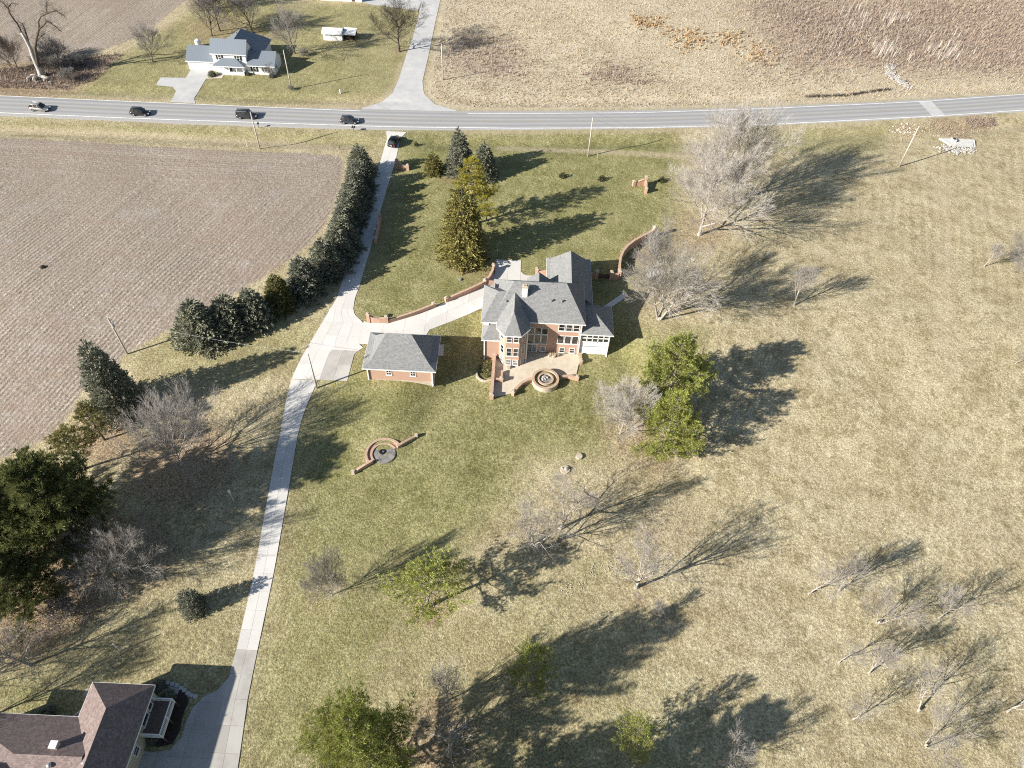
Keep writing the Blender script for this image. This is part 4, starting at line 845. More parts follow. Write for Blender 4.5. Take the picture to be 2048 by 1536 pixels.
# building whose foot shows at the very top of the picture
p = G(640, 3.5); q = G(724, 4.5); bz = .0
bb = empty('white_barn', ((p[0] + q[0]) / 2, p[1], bz)); tag(bb, 'white building whose wall foot shows at the top edge of the picture', 'barn')
b = MB(); b.box(p[0], q[0], q[1], q[1] + 9, -.3, 3.6); b.build('wall', M['vinyl'], bb); gable_roof(bb, p[0] - .4, q[0] + .4, q[1] - .4, q[1] + 9.4, 3.5, q[1] + 4.5, 5.8, M['metal_roof'])
b = MB(); b.obox((q[0] - 3.2, q[1], 0), *S, 0, 1.0, -.02, .05, .05, 2.2); b.build('door', M['wood_dark'], bb)

# ------------------------------------------------------------------ brown-roofed house in the near corner
GZ = -3.15
N_ = empty('brown_roof_house', (-50, 22, GZ)); tag(N_, 'beige house with brown shingle hip roof and white-railed deck in the near corner', 'house')
b = MB(); b.box(-49.1, -42.45, 8, 27.3, GZ - .3, 1.05); b.box(-62, -49.1, 12, 23.3, GZ - .3, 1.02); b.build('wall', M['beige'], N_)
hip_roof(N_, -49.65, -42.0, 6, 27.75, 1.1, (-45.6, 10, 3.5), (-45.6, 24.2, 3.5), M['shingle_brown'])
hip_roof(N_, -64, -46.2, 14.6, 23.75, 1.08, (-53.9, 19.0, 3.4), (-46.2, 19.0, 3.4), M['shingle_brown'])
hip_roof(N_, -60, -50.5, 5, 20.5, 1.09, (-55, 8, 3.2), (-55, 17.9, 3.2), M['shingle_brown'])
b = MB(); x, y = pxw(114.5, 1494, 2.6)[:2]; b.box(x - .35, x + .35, y - .35, y + .35, 1.2, 3.6); o = b.build('chimney', M['limestone'], N_); sub('cap', MB().box(x - .42, x + .42, y - .42, y + .42, 3.6, 3.7), M['white'], o)
for px, py in ((98, 1531), (168, 1526)):
    x, y = pxw(px, py, 3.1)[:2]; b = MB(); b.tube((x, y, 2.2), (x, y, 3.05), .13, .13, 8); b.ball((x, y, 3.1), .3, 10, 6, .8); b.build('turbine_vent', M['steel'], N_, True)
x, y = pxw(181, 1508, 3.0)[:2]; b = MB(); b.tube((x, y, 2.3), (x, y, 3.6), .06, .06, 7); b.build('roof_pipe', M['steel'], N_)
for y in (20.3, 17.5): window(N_, (-42.45, y, -1.6), *EAST, 1.1, 1.3)
for y, w_ in ((25.3, .9), (23.4, 1.6)): window(N_, (-42.45, y, -.95), *EAST, w_, 1.8, 'one')
# deck with posts and white railing
dz = -1.05; dx0, dx1, dy0, dy1 = -42.4, -39.95, 22.5, 26.6
D_ = MB()
for i in range(16): 
    w_ = (dx1 - dx0) / 16; q = MB(); q.box(dx0 + i * w_ + .006, dx0 + (i + 1) * w_ - .006, dy0, dy1, dz - .04, dz); q.build('deck_board', M['deck'], N_)
b = MB(); b.box(dx0, dx1, dy0 - .05, dy0 - .003, dz - .28, dz); b.box(dx0, dx1, dy1 + .003, dy1 + .05, dz - .28, dz); b.box(dx1 + .003, dx1 + .05, dy0, dy1, dz - .28, dz); b.build('deck_skirt', M['white'], N_)
for x, y in ((dx1, dy0), (dx1, dy1), (dx1, (dy0 + dy1) / 2), (dx0 + .1, dy0), (dx0 + .1, dy1)): q = MB(); q.box(x - .07, x + .07, y - .07, y + .07, dz - .3, dz + 1.1); q.build('deck_post', M['white'], N_); q = MB(); q.box(x - .07, x + .07, y - .07, y + .07, GZ - .2, dz - .303); q.build('deck_leg', M['wood_dark'], N_)
for a, b_ in (((dx0, dy0), (dx1, dy0)), ((dx1, dy0), (dx1, dy1)), ((dx0, dy1), (dx1, dy1))):
    u = Vector(b_) - Vector(a); L = u.length; u.normalize(); n_ = (u.y, -u.x); q = MB(); q.obox((*a, dz), tuple(u), n_, 0, L, -.06, .06, .98, 1.04); q.obox((*a, dz), tuple(u), n_, 0, L, -.03, .03, .1, .16)
    for k in range(int(L / .16)): q.obox((*a, dz), tuple(u), n_, k * .16 + .05, k * .16 + .09, -.02, .02, .16, .98)
    q.build('railing', M['white'], N_)
# porch steps rail on the north-west side
for a, b_ in (((-53.0, 24.2), (-51.2, 24.2)), ((-51.2, 24.2), (-50.3, 25.2))):
    u = Vector(b_) - Vector(a); L = u.length; u.normalize(); n_ = (u.y, -u.x); q = MB(); z = -1.5; q.obox((*a, z), tuple(u), n_, 0, L, -.05, .05, .95, 1.02); q.obox((*a, z), tuple(u), n_, 0, L, -.03, .03, .1, .16)
    for k in range(int(L / .16)): q.obox((*a, z), tuple(u), n_, k * .16 + .05, k * .16 + .09, -.02, .02, .16, .95)
    for k in (0, L): q.obox((*a, z), tuple(u), n_, k - .06, k + .06, -.06, .06, -1.8, 1.05)
    q.build('stair_railing', M['white'], N_)
for i in range(6): q = MB(); q.box(-51.2 + i * .0, -50.2, 24.3 + i * .28, 24.58 + i * .28, GZ - .2, -1.5 - i * .25); q.build('step', M['concrete_worn'], N_)
sheet('house_walk', [(-52.5, 28.2), (-42, 29.0), (-40.6, 28.8), (-40.6, 28.0), (-49.6, 27.75), (-52.5, 27.2)], M['concrete_worn'], .06, 1.5)
bed = Wp([(300, 1372), (330, 1366), (355, 1372), (372, 1388), (378, 1402), (366, 1430), (360, 1462), (345, 1488), (318, 1494), (290, 1488)])
struct(sheet('mulch_bed', bed, M['dirt'], .05, 1.2))
# kerb stones round the bed
st = Wp([(335, 1366), (345, 1368), (354, 1371), (362, 1376), (369, 1381), (376, 1387), (383, 1391), (391, 1393)])
rn = random.Random(3)
for i, (x, y) in enumerate(st):
    b = MB(); z = tz(x, y); w_ = .26; a = rn.uniform(-.3, .3); u = (math.cos(a), math.sin(a)); b.obox((x, y, z), u, (-u[1], u[0]), -w_, w_, -w_ * .9, w_ * .9, -.1, .12)
    tag(b.build('stepping_stone', M['chip_seal']), 'pale square stepping stone curving round the mulch bed', 'paving stone', 'stepping stones round the mulch bed')
# ------------------------------------------------------------------ trees: growers
def rvec(rn): 
    while True:
        v = Vector((rn.uniform(-1, 1), rn.uniform(-1, 1), rn.uniform(-1, 1)))
        if .01 < v.length < 1: return v.normalized()
def limb_tube(mb, pts, rad, n):
    """continuous tapered tube through pts"""
    b = len(mb.v); m_ = len(pts); a = None
    for i, p in enumerate(pts):
        d = (pts[min(i + 1, m_ - 1)] - pts[max(i - 1, 0)]).normalized()
        if a is None: a = d.orthogonal().normalized()
        a = (a - d * a.dot(d)).normalized(); c = d.cross(a)
        for k in range(n):
            t = 2 * math.pi * k / n; q = p + (a * math.cos(t) + c * math.sin(t)) * rad[i]; mb.v.append((q.x, q.y, q.z))
    for i in range(m_ - 1):
        for k in range(n): mb.f.append((b + i * n + k, b + i * n + (k + 1) % n, b + (i + 1) * n + (k + 1) % n, b + (i + 1) * n + k))
    mb.f.append(tuple(range(b + (m_ - 1) * n, b + m_ * n)))
def spike(mb, p, q, r):
    d = q - p; a = d.orthogonal().normalized() * r; c = d.normalized().cross(a); b = len(mb.v)
    for v in (p + a, p - a * .5 + c * .87, p - a * .5 - c * .87, q): mb.v.append((v.x, v.y, v.z))
    mb.f += [(b, b + 1, b + 3), (b + 1, b + 2, b + 3), (b + 2, b, b + 3)]
def bare_tree(seed, h, fork=.25, kids=(7, 6, 6, 5, 4), ang=(42, 36, 32, 30), ratio=(.62, .6, .6, .6), r0=None, stems=1, up=.07, lean=0.05, wob=.06, twig_r=0.026):
    rn = random.Random(seed); T = MB(); C = MB(); r0 = r0 or h * .022
    def grow(p, d, L, r, lev):
        ns = (7, 5, 4, 3, 1, 1)[lev]; pts = [p.copy()]; rad = [r]; q = p.copy(); dd = d.copy(); rt = r * (.40 if lev == 0 else .30)
        if lev >= 4 or (lev == 3 and len(kids) == 3):
            e = p + (d + rvec(rn) * .14).normalized() * L; spike(C, p, e, max(r, twig_r)); 
            if lev < len(kids):
                for i in range(kids[lev]):
                    t = rn.uniform(.15, .85); o = p.lerp(e, t); nd = (d + rvec(rn) * .55).normalized(); spike(C, o, o + nd * L * rn.uniform(.45, .8), twig_r * .8)
            return
        for i in range(ns):
            dd = (dd + rvec(rn) * wob * (1 + .4 * lev) + Vector((0, 0, up * (1 if lev else .2)))).normalized(); q = q + dd * (L / ns); pts.append(q.copy()); rad.append(r + (rt - r) * (i + 1) / ns)
        if lev <= 2: limb_tube(T, pts, rad, (8, 6, 4)[lev])
        else: limb_tube(C, pts, rad, 3)
        n = kids[lev]; base = rn.uniform(0, 6.28)
        for i in range(n):
            f0 = fork if lev == 0 else .22; t = f0 + (1 - f0) * ((i + rn.uniform(.1, .9)) / n); k = min(int(t * ns), ns - 1); fr = t * ns - k
            o = pts[k].lerp(pts[k + 1], fr); ax = (pts[k + 1] - pts[k]).normalized(); a = base + i * 2.4 + rn.uniform(-.5, .5)
            s = ax.orthogonal().normalized(); s2 = ax.cross(s); side = s * math.cos(a) + s2 * math.sin(a); th = R(ang[min(lev, 3)] * rn.uniform(.75, 1.2) * (1.15 - .35 * t))
            nd = (ax * math.cos(th) + side * math.sin(th)).normalized()
            ll = L * ratio[min(lev, 3)] * rn.uniform(.75, 1.2) * (1.2 - .45 * t) * (1.35 if lev == 0 else 1); rr = (rad[k] + (rad[k + 1] - rad[k]) * fr) * rn.uniform(.57, .80)
            grow(o, nd, ll, max(rr, twig_r), lev + 1)
        if lev < 3:
            for i in range(2): grow(pts[-1], (dd + rvec(rn) * .6).normalized(), L * ratio[min(lev, 3)] * .9, max(rad[-1], twig_r), lev + 1)
    for s in range(stems):
        a = 6.28 * s / stems + rn.uniform(-.4, .4); k = (.32 if stems > 1 else lean); d = Vector((math.cos(a) * k, math.sin(a) * k, 1)).normalized()
        grow(Vector((math.cos(a) * .25, math.sin(a) * .25, -.3)) if stems > 1 else Vector((0, 0, -.3)), d, h * (.66 if stems == 1 else .58), r0 * (1 if stems == 1 else .7), 0)
    # root flare
    limb_tube(T, [Vector((0, 0, -.4)), Vector((0, 0, .15)), Vector((0, 0, .7))], [r0 * 1.7, r0 * 1.35, r0 * 1.02], 8)
    zmax = max(v[2] for v in C.v); k = h / zmax
    for mb in (T, C): mb.v = [(x * k, y * k, z * k) for x, y, z in mb.v]
    return T, C
def sprig(mb, p, d, L, w, rn):
    """one flat needle spray: a bent, pointed leaf of two quads"""
    s = d.cross(Vector((rn.uniform(-.4, .4), rn.uniform(-.4, .4), 1))).normalized() * w; n = s.cross(d).normalized() * (w * .35); m_ = p + d * (L * .45); e = p + d * L; b = len(mb.v)
    for v in (p, m_ - s + n, m_ - n, m_ + s + n, e): mb.v.append((v.x, v.y, v.z))
    mb.f += [(b, b + 2, b + 1), (b, b + 3, b + 2), (b + 1, b + 2, b + 4), (b + 2, b + 3, b + 4)]
def spruce(seed, h, Rr, nb=300, per=16, shape=.8, z0=.03, size=1.0):
    rn = random.Random(seed); C = MB(); T = MB(); limb_tube(T, [Vector((0, 0, -.3)), Vector((0, 0, h * .5)), Vector((0, 0, h * .97))], [h * .022, h * .014, h * .003], 7)
    lob = [rn.uniform(.82, 1.15) for _ in range(9)]
    for i in range(nb):
        u = (i + rn.random()) / nb; zf = z0 + (1 - z0) * (1 - math.sqrt(1 - u * .985)); a = i * 2.39996 + rn.uniform(-.25, .25)
        r = Rr * (1 - zf) ** shape * lob[int(a / 6.283 * 9) % 9] * rn.uniform(.78, 1.14) + .12; z = h * zf
        out = Vector((math.cos(a), math.sin(a), 0)); slope = -.20 + .75 * zf
        tip = out * r + Vector((0, 0, z + r * slope * .5)); root = Vector((0, 0, z - r * .05))
        if r > .8: spike(T, root, tip, .03)
        for k in range(per):
            t = 1 - .62 * (k / per) ** 1.2; p = root.lerp(tip, t) + Vector((0, 0, rn.uniform(-.06, .05) * size)); sw = (1 - t) * r * .30 + .08
            side = out.cross(Vector((0, 0, 1))); p = p + side * rn.uniform(-1, 1) * sw
            d = (out * rn.uniform(.35, 1) + side * rn.uniform(-.8, .8) + Vector((0, 0, rn.uniform(-.35, .55)))).normalized()
            sprig(C, p, d, rn.uniform(.38, .66) * size, rn.uniform(.09, .15) * size, rn)
    for k in range(14): sprig(C, Vector((0, 0, h * .96)), (Vector((0, 0, 1)) + rvec(rn) * .6).normalized(), .5 * size, .08 * size, rn)
    return T, C
def tuft(mb, c, r, n, rn, bias, wd=.085):
    for i in range(n):
        d = (rvec(rn) + bias).normalized(); s = d.orthogonal().normalized() * (r * wd); s2 = d.cross(s) * rn.uniform(-1, 1); p = c + d * r * .12; e = c + d * r * rn.uniform(.75, 1.25); b = len(mb.v); q = p.lerp(e, .5)
        for v in (p, q + s + s2, e, q - s - s2): mb.v.append((v.x, v.y, v.z))
        mb.f.append((b, b + 1, b + 2, b + 3))
def pine(seed, h, Rr, cb=.2, limbs=60, tufts=14, needles=24, tr=.62, open_=.0, lean=0.0, wd=.06):
    rn = random.Random(seed); T = MB(); C = MB(); tp = [Vector((lean * h * (i / 8) ** 1.5 + rn.uniform(-.1, .1), rn.uniform(-.1, .1), h * i / 8 - (.3 if i == 0 else 0))) for i in range(9)]
    limb_tube(T, tp, [h * .02 * (1.05 - i / 8) + .02 for i in range(9)], 8)
    for i in range(limbs):
        f = ((i + rn.random() * .9) / limbs) ** .85; zf = cb + (1 - cb) * f; k = min(int(zf * 8), 7); o = tp[k].lerp(tp[k + 1], zf * 8 - k); a = i * 2.39996 + rn.uniform(-.5, .5)
        L = Rr * min(1, .62 + 1.9 * f) * (1 - f) ** .62 * 1.12 * rn.choice((.55, .75, .95, 1.1, 1.25)) * rn.uniform(.9, 1.1) + .25
        if open_ and rn.random() < open_: L *= .45
        d = Vector((math.cos(a), math.sin(a), .10 + .55 * f)).normalized(); pts = [o]; q = o.copy()
        for s in range(4): d = (d + rvec(rn) * .14 + Vector((0, 0, .05))).normalized(); q = q + d * L / 4; pts.append(q.copy())
        limb_tube(T, pts, [max(.025, h * .0055 * (1 - j / 4.5)) for j in range(5)], 4)
        n = max(3, int(tufts * (L / Rr) ** .8)); side = Vector((-math.sin(a), math.cos(a), 0))
        for s in range(n):                                   # feathery side branchlets, needles swept along them
            t = .24 + .76 * ((s + rn.random()) / n) ** .8; k2 = min(int(t * 4), 3); p = pts[k2].lerp(pts[k2 + 1], t * 4 - k2)
            bd = (d * .75 + side * rn.choice((-1, 1)) * rn.uniform(.35, 1.0) + Vector((0, 0, rn.uniform(-.05, .35)))).normalized(); bl = L * rn.uniform(.22, .42) * (1.25 - .75 * t) + .35
            spike(T, p, p + bd * bl, .022)
            m_ = max(2, int(bl / (tr * .75)))
            for j in range(m_):
                c = p + bd * bl * ((j + .6) / m_) + rvec(rn) * .12; tuft(C, c, tr * rn.uniform(.65, 1.1), needles, rn, bd * .9 + Vector((0, 0, .45)), wd)
    tuft(C, tp[-1], tr, needles, rn, Vector((0, 0, .8)), wd)
    return T, C
PROTO = {}
def proto(key, TC, bark_, leaf):
    T, C = TC; PROTO[key] = (T.mesh(key + '_trunk', M[bark_], True), C.mesh(key + '_crown', M[leaf], False))
proto('maple_a', bare_tree(11, 20, .2, (11, 7, 6, 5, 4), (52, 38, 32, 30), (.62, .58, .58, .62), r0=.46), 'bark_pale', 'twig_pale')
proto('maple_b', bare_tree(23, 18, .14, (5, 7, 6, 5, 2), (42, 38, 32, 30), (.68, .58, .56, .6), r0=.44, stems=3, up=.05), 'bark_pale', 'twig_pale')
proto('round', bare_tree(31, 11, .12, (11, 7, 6, 5, 3), (46, 34, 30, 28), (.68, .58, .58, .6), r0=.2, twig_r=0.022), 'bark_pale', 'twig_pale')
proto('broad', bare_tree(47, 13, .10, (13, 7, 6, 5, 2), (64, 36, 32, 28), (.80, .58, .58, .6), r0=.26, twig_r=0.024), 'bark_pale', 'twig')
proto('oak', bare_tree(53, 14, .30, (6, 5, 5, 4, 3), (52, 46, 38, 34), (.62, .60, .56, .55), r0=.42, wob=.14), 'bark_pale', 'twig')
proto('oak_b', bare_tree(59, 15, .32, (5, 5, 5, 4, 3), (48, 46, 38, 34), (.66, .58, .56, .55), r0=.44, wob=.15, lean=.12), 'bark_pale', 'twig')
proto('sapling', bare_tree(61, 9, .28, (8, 5, 5, 4), (32, 32, 30, 28), (.48, .6, .6, .6), r0=.15, up=.10, twig_r=0.018), 'bark_pale', 'twig')
proto('sapling_b', bare_tree(67, 10, .34, (6, 5, 5, 3), (36, 34, 32, 30), (.52, .6, .6, .6), r0=.16, up=.08, wob=.10, lean=.1, twig_r=0.018), 'bark_pale', 'twig')
proto('sapling_c', bare_tree(68, 8.5, .30, (5, 5, 4, 3), (40, 36, 32, 30), (.56, .6, .6, .6), r0=.16, up=.07, wob=.13, lean=.16, twig_r=0.018), 'bark_pale', 'twig')
proto('sapling_d', bare_tree(69, 9, .3, (7, 5, 4, 3), (46, 38, 34, 30), (.5, .6, .6, .6), r0=.15, up=.05, wob=.16, lean=.2, twig_r=.017), 'bark_pale', 'twig')
proto('sapling_e', bare_tree(70, 9, .22, (5, 6, 5, 3), (30, 36, 34, 30), (.66, .6, .6, .6), r0=.16, up=.06, wob=.1, stems=2, twig_r=.017), 'bark_pale', 'twig')
proto('birch', bare_tree(71, 14, .16, (14, 5, 5, 4), (40, 32, 30, 28), (.42, .6, .6, .6), r0=.19, up=.12, twig_r=0.021), 'bark_pale', 'twig_pale')
proto('snag', bare_tree(73, 10, .35, (9, 3, 3, 2), (78, 60, 55, 50), (.30, .5, .5, .5), r0=.17, up=0.0, twig_r=0.029), 'bark_dead', 'twig')
proto('dark_oak', bare_tree(83, 16, .28, (7, 6, 6, 5, 3), (46, 40, 36, 32), (.64, .58, .56, .56), r0=.36, wob=.10), 'bark_dark', 'twig_dark')
proto('dark_broad', bare_tree(89, 15, .2, (9, 6, 6, 5, 3), (50, 38, 34, 30), (.68, .58, .56, .56), r0=.34, wob=.08), 'bark_dark', 'twig')
proto('bare_shrub', bare_tree(97, 2.6, .05, (7, 5, 4, 3), (50, 45, 45, 45), (.8, .6, .5, .5), r0=.05, stems=4, twig_r=0.016), 'bark_dark', 'twig')
proto('spruce_a', spruce(101, 8, 3.5), 'bark_dark', 'spruce_blue'); proto('spruce_b', spruce(103, 8, 3.4, 320, 16, .72), 'bark_dark', 'spruce_blue'); proto('spruce_c', spruce(107, 8, 3.3, 300, 16, .9), 'bark_dark', 'spruce_blue')
proto('spruce_g', spruce(109, 8, 3.2, 300, 16, .85), 'bark_dark', 'spruce_green'); proto('spruce_tall', spruce(113, 17, 5.0, 560, 17, .60, .03, 1.25), 'bark_dark', 'spruce_gold')
proto('spruce_big', spruce(127, 15, 5.6, 520, 17, .78, .03, 1.2), 'bark_dark', 'spruce_blue'); proto('spruce_slim', spruce(131, 11, 3.2, 360, 16, .85), 'bark_dark', 'spruce_blue')
proto('spruce_round', spruce(137, 5, 2.7, 260, 15, .50, .05, .85), 'bark_dark', 'spruce_green'); proto('spruce_globe', spruce(139, 5.2, 2.5, 300, 15, .48, .05, .75), 'bark_dark', 'spruce_blue')
proto('pine_gold', pine(149, 16, 4.8, .10, 84, 13, 14, .55), 'bark', 'pine_gold')
proto('pine_green', pine(151, 18, 6.6, .07, 120, 19, 14, .56), 'bark', 'pine_green'); proto('pine_green_b', pine(157, 16, 6.2, .08, 110, 18, 14, .55), 'bark', 'pine_green')
proto('pine_dark', pine(163, 18, 8.4, .06, 110, 17, 18, .95), 'bark_dark', 'pine_dark'); proto('pine_scraggly', pine(167, 12, 5.0, .30, 60, 11, 14, .5, .3), 'bark', 'pine_green')
proto('pine_small', pine(173, 9, 3.0, .08, 60, 9, 13, .42), 'bark', 'pine_green'); proto('pine_thin', pine(179, 9, 3.0, .3, 36, 8, 16, .6, .2), 'bark_dark', 'spruce_green')
proto('seedling', spruce(181, 1.2, .5, 40, 8, .8, .05, .4), 'bark_dark', 'evergreen_shrub')
NAMES = {}
def tree(key, at, h, label, name, group=None, rot=0.0, wide=1.0, cat='tree'):
    """at = pixel of the trunk foot (two numbers) or a world point (three)"""
    p = G(*at) if len(at) == 2 else (at[0], at[1], tz(at[0], at[1])); T, C = PROTO[key]; hp, wp = NAMES[key] if key in NAMES else (max(v.co.z for v in C.vertices), (max(v.co.x for v in C.vertices) - min(v.co.x for v in C.vertices) + max(v.co.y for v in C.vertices) - min(v.co.y for v in C.vertices)) / 2); NAMES[key] = (hp, wp); s = h / hp; wide = wide / wp / s if wide > 2 else wide
    o = empty(name, p); o.rotation_euler.z = rot; o.scale = (s * wide, s * wide, s); tag(o, label, cat, group)
    for n_, me in (('trunk', T), ('crown', C)): c = bpy.data.objects.new(n_, me); COL.objects.link(c); c.parent = o
    return o
# ------------------------------------------------------------------ conifers
row = [(-36.3, 140.5, 7.3), (-35.3, 134.8, 7.1), (-35.5, 130.5, 7.5), (-35.2, 126.5, 7.2), (-35.4, 122.4, 7.5), (-35.7, 118.4, 7.2), (-35.3, 114.6, 7.6), (-35.7, 110.9, 7.4), (-37.0, 106.4, 8.0), (-40.0, 101.0, 8.0)]
ordn = ['first', 'second', 'third', 'fourth', 'fifth', 'sixth', 'seventh', 'eighth', 'ninth', 'tenth']
for i, (x, y, h) in enumerate(row):
    tree(('spruce_a', 'spruce_b', 'spruce_c')[i % 3], (x, y, 0), h * 1.12, ('blue spruce heading the driveway row nearest the road' if i == 0 else '%s blue spruce along the driveway row counted from the road' % ordn[i]), 'spruce_tree', 'spruces in a row along the driveway', i * 1.7, 1.06 + .06 * ((i * 7) % 3 - 1))
tree('spruce_g', (-43.9, 97, 0), 8.0, 'greener spruce at the bend of the driveway row', 'spruce_tree', 'spruces in a row along the driveway', 1.0, 1.05)
tree('spruce_a', (-47.4, 92.9, 0), 8.4, 'blue spruce just past the greener one, third from the row end', 'spruce_tree', 'spruces in a row along the driveway', 2.0, 1.1)
tree('spruce_b', (-51.3, 90.7, 0), 8.7, 'blue spruce next to last at the field end of the row', 'spruce_tree', 'spruces in a row along the driveway', 3.0, 1.1)
tree('spruce_c', (-55.8, 88.3, 0), 9.8, 'large blue spruce closing the row at the field corner', 'spruce_tree', 'spruces in a row along the driveway', 4.2, 1.18)
tree('spruce_big', (-64.6, 72.4, 0), 17.0, 'tall lone blue spruce at the edge of the stubble field', 'spruce_tree', None, .5, 10.5)
tree('spruce_round', (867, 345), 5.2, 'low rounded spruce left in the cluster on the front lawn', 'spruce_tree', 'conifer cluster on the front lawn', .3, 5.6)
tree('spruce_slim', (-14.3, 143.4, 0), 11.6, 'pointed blue spruce rising highest behind the front lawn cluster', 'spruce_tree', 'conifer cluster on the front lawn', 1.3, 1.08)
tree('spruce_c', (-8.6, 142.6, 0), 8.8, 'short dark spruce at the east end of the front lawn cluster', 'spruce_tree', 'conifer cluster on the front lawn', 2.3, 1.0)
tree('pine_gold', (-9.8, 124.5, 0), 16.0, 'golden-green pine standing between the front lawn conifers', 'pine_tree', 'conifer cluster on the front lawn', 2.0, 11.5)
tree('spruce_tall', (-11.0, 113.6, 0), 17.4, 'very tall yellowish spruce in front of the house court', 'spruce_tree', 'conifer cluster on the front lawn', .0, 12.2)
tree('pine_green', (1330, 812), 17.0, 'broad bright green pine right of the sunroom', 'pine_tree', 'bright green pines east of the house', .4, 14.5)
tree('pine_green_b', (1322, 905), 15.5, 'second bright green pine in front of the broad one, nearer the camera', 'pine_tree', 'bright green pines east of the house', 2.4, 13)
tree('pine_dark', (160, 1078), 20.0, 'huge dark pine on the west side of the long driveway', 'pine_tree', 'dark pines at the west edge', .4, 19)
tree('pine_dark', (66, 1205), 13.0, 'dark pine half cut by the west picture edge, lower one', 'pine_tree', 'dark pines at the west edge', 2.6, .9)
tree('pine_dark', (0, 1110), 19.0, 'dark pine standing just beyond the west picture edge', 'pine_tree', 'dark pines at the west edge', 4.2, .95)
tree('pine_thin', (208, 880), 9.0, 'thin pine with bare lower trunk below the lone spruce', 'pine_tree', None, 1.0, 7)
tree('pine_thin', (172, 938), 10.0, 'sparse small pine peeking above the huge dark pine', 'pine_tree', None, 3.0, 8)
tree('pine_scraggly', (857, 1213), 11.5, 'scraggly half-bare pine with visible trunk on the lower lawn', 'pine_tree', None, .7, 1.25)
tree('pine_green', (745, 1545), 22.5, 'big green pine cut by the bottom picture edge', 'pine_tree', None, 3.3, 14.5)
tree('pine_small', (1060, 1364), 12.0, 'small upright pine with light green top near the birch', 'pine_tree', None, 1.1, 7)
tree('pine_small', (1262, 1494), 10.0, 'small yellow-green pine in shade near the bottom edge', 'pine_tree', None, 2.7, 6.5)
tree('pine_dark', (3.8, 12.2, 0), 19.0, 'pine below the bottom edge that shades the lower lawn', 'pine_tree', 'pines below the bottom edge', 1.0, 14)
tree('pine_green', (-7.5, 13.0, 0), 14.0, 'pine below the bottom edge left of the other', 'pine_tree', 'pines below the bottom edge', 5.0, 14)
tree('pine_green_b', (-1.0, 6.0, 0), 18.0, 'pine farthest below the bottom edge', 'pine_tree', 'pines below the bottom edge', 2.0, 13)
tree('spruce_globe', (392, 1218), 5.3, 'dense rounded blue spruce beside the lower driveway', 'spruce_tree', None, .2, 4.1)
for i, (p, lb) in enumerate([((1125, 354), 'tiny conifer seedling on the front lawn, west one of three'), ((1203, 360), 'tiny conifer seedling at the tip of the pine shadow'), ((1324, 363), 'tiny conifer seedling behind the cornered brick wall'), ((833, 291), 'small dark yucca clump by the driveway mouth')]):
    tree('seedling', p, 1.3 if i < 3 else .9, lb, 'seedling', 'seedlings on the front lawn' if i < 3 else None, i, 1.5, 'shrub')
# ------------------------------------------------------------------ bare trees
B = [('maple_a', (1398, 470), 20.5, 'massive bare maple at the east end of the front lawn', 'bare_tree', .3, 25), ('maple_a', (1462, 405), 24, 'tall bare maple behind the massive one, close to the road', 'bare_tree', 2.1, 25),
     ('maple_b', (1318, 638), 19.5, 'forked pale-barked bare maple beside the garden walk', 'bare_tree', 1.0, 22), ('sapling', (1588, 610), 9.6, 'slender bare tree alone on the dry east lawn', 'bare_tree', .5, 7),
     ('round', (1240, 868), 13.0, 'round twiggy pale tree in front of the green pines', 'bare_tree', .2, 11.5), ('oak_b', (1121, 1057), 13.5, 'open bare tree behind, of the pair below the lawn ornament', 'bare_tree', .6, 11),
     ('oak', (1070, 1105), 11.8, 'crooked bare tree in front, of the pair below the lawn ornament', 'bare_tree', 2.9, 10.5), ('oak', (1272, 1175), 14.0, 'bare tree with dark arching limbs in mid lawn', 'bare_tree', 4.4, 11),
     ('round', (664, 1190), 10.0, 'small grey bare tree just east of the long driveway', 'bare_tree', 1.4, 7.5), ('birch', (893, 1402), 13.0, 'white upright birch on the lower lawn', 'birch_tree', .0, 6.5),
     ('snag', (897, 1512), 9.5, 'dead snag with broken side limbs in the pine shade', 'dead_tree', .4, 1.0), ('broad', (364, 929), 17.0, 'wide grey many-limbed tree west of the driveway below the lone spruce', 'bare_tree', .5, 20),
     ('broad', (262, 1150), 12.0, 'wide grey bare tree beside the huge dark pine', 'bare_tree', 2.7, 15.5), ('oak', (60, 1330), 9.5, 'bare tree above the brown-roofed house', 'bare_tree', 3.5, 9.5),
     ('dark_oak', (-110, 1470), 14, 'bare tree beyond the west edge shading the brown roof', 'bare_tree', 1.2, .9), ('dark_oak', (-190, 1420), 14, 'second bare tree beyond the west edge', 'bare_tree', 3.2, .9)]
for k, p, h, lb, nm, rot, wd in B: tree(k, p, h, lb, nm, None, rot, wd)
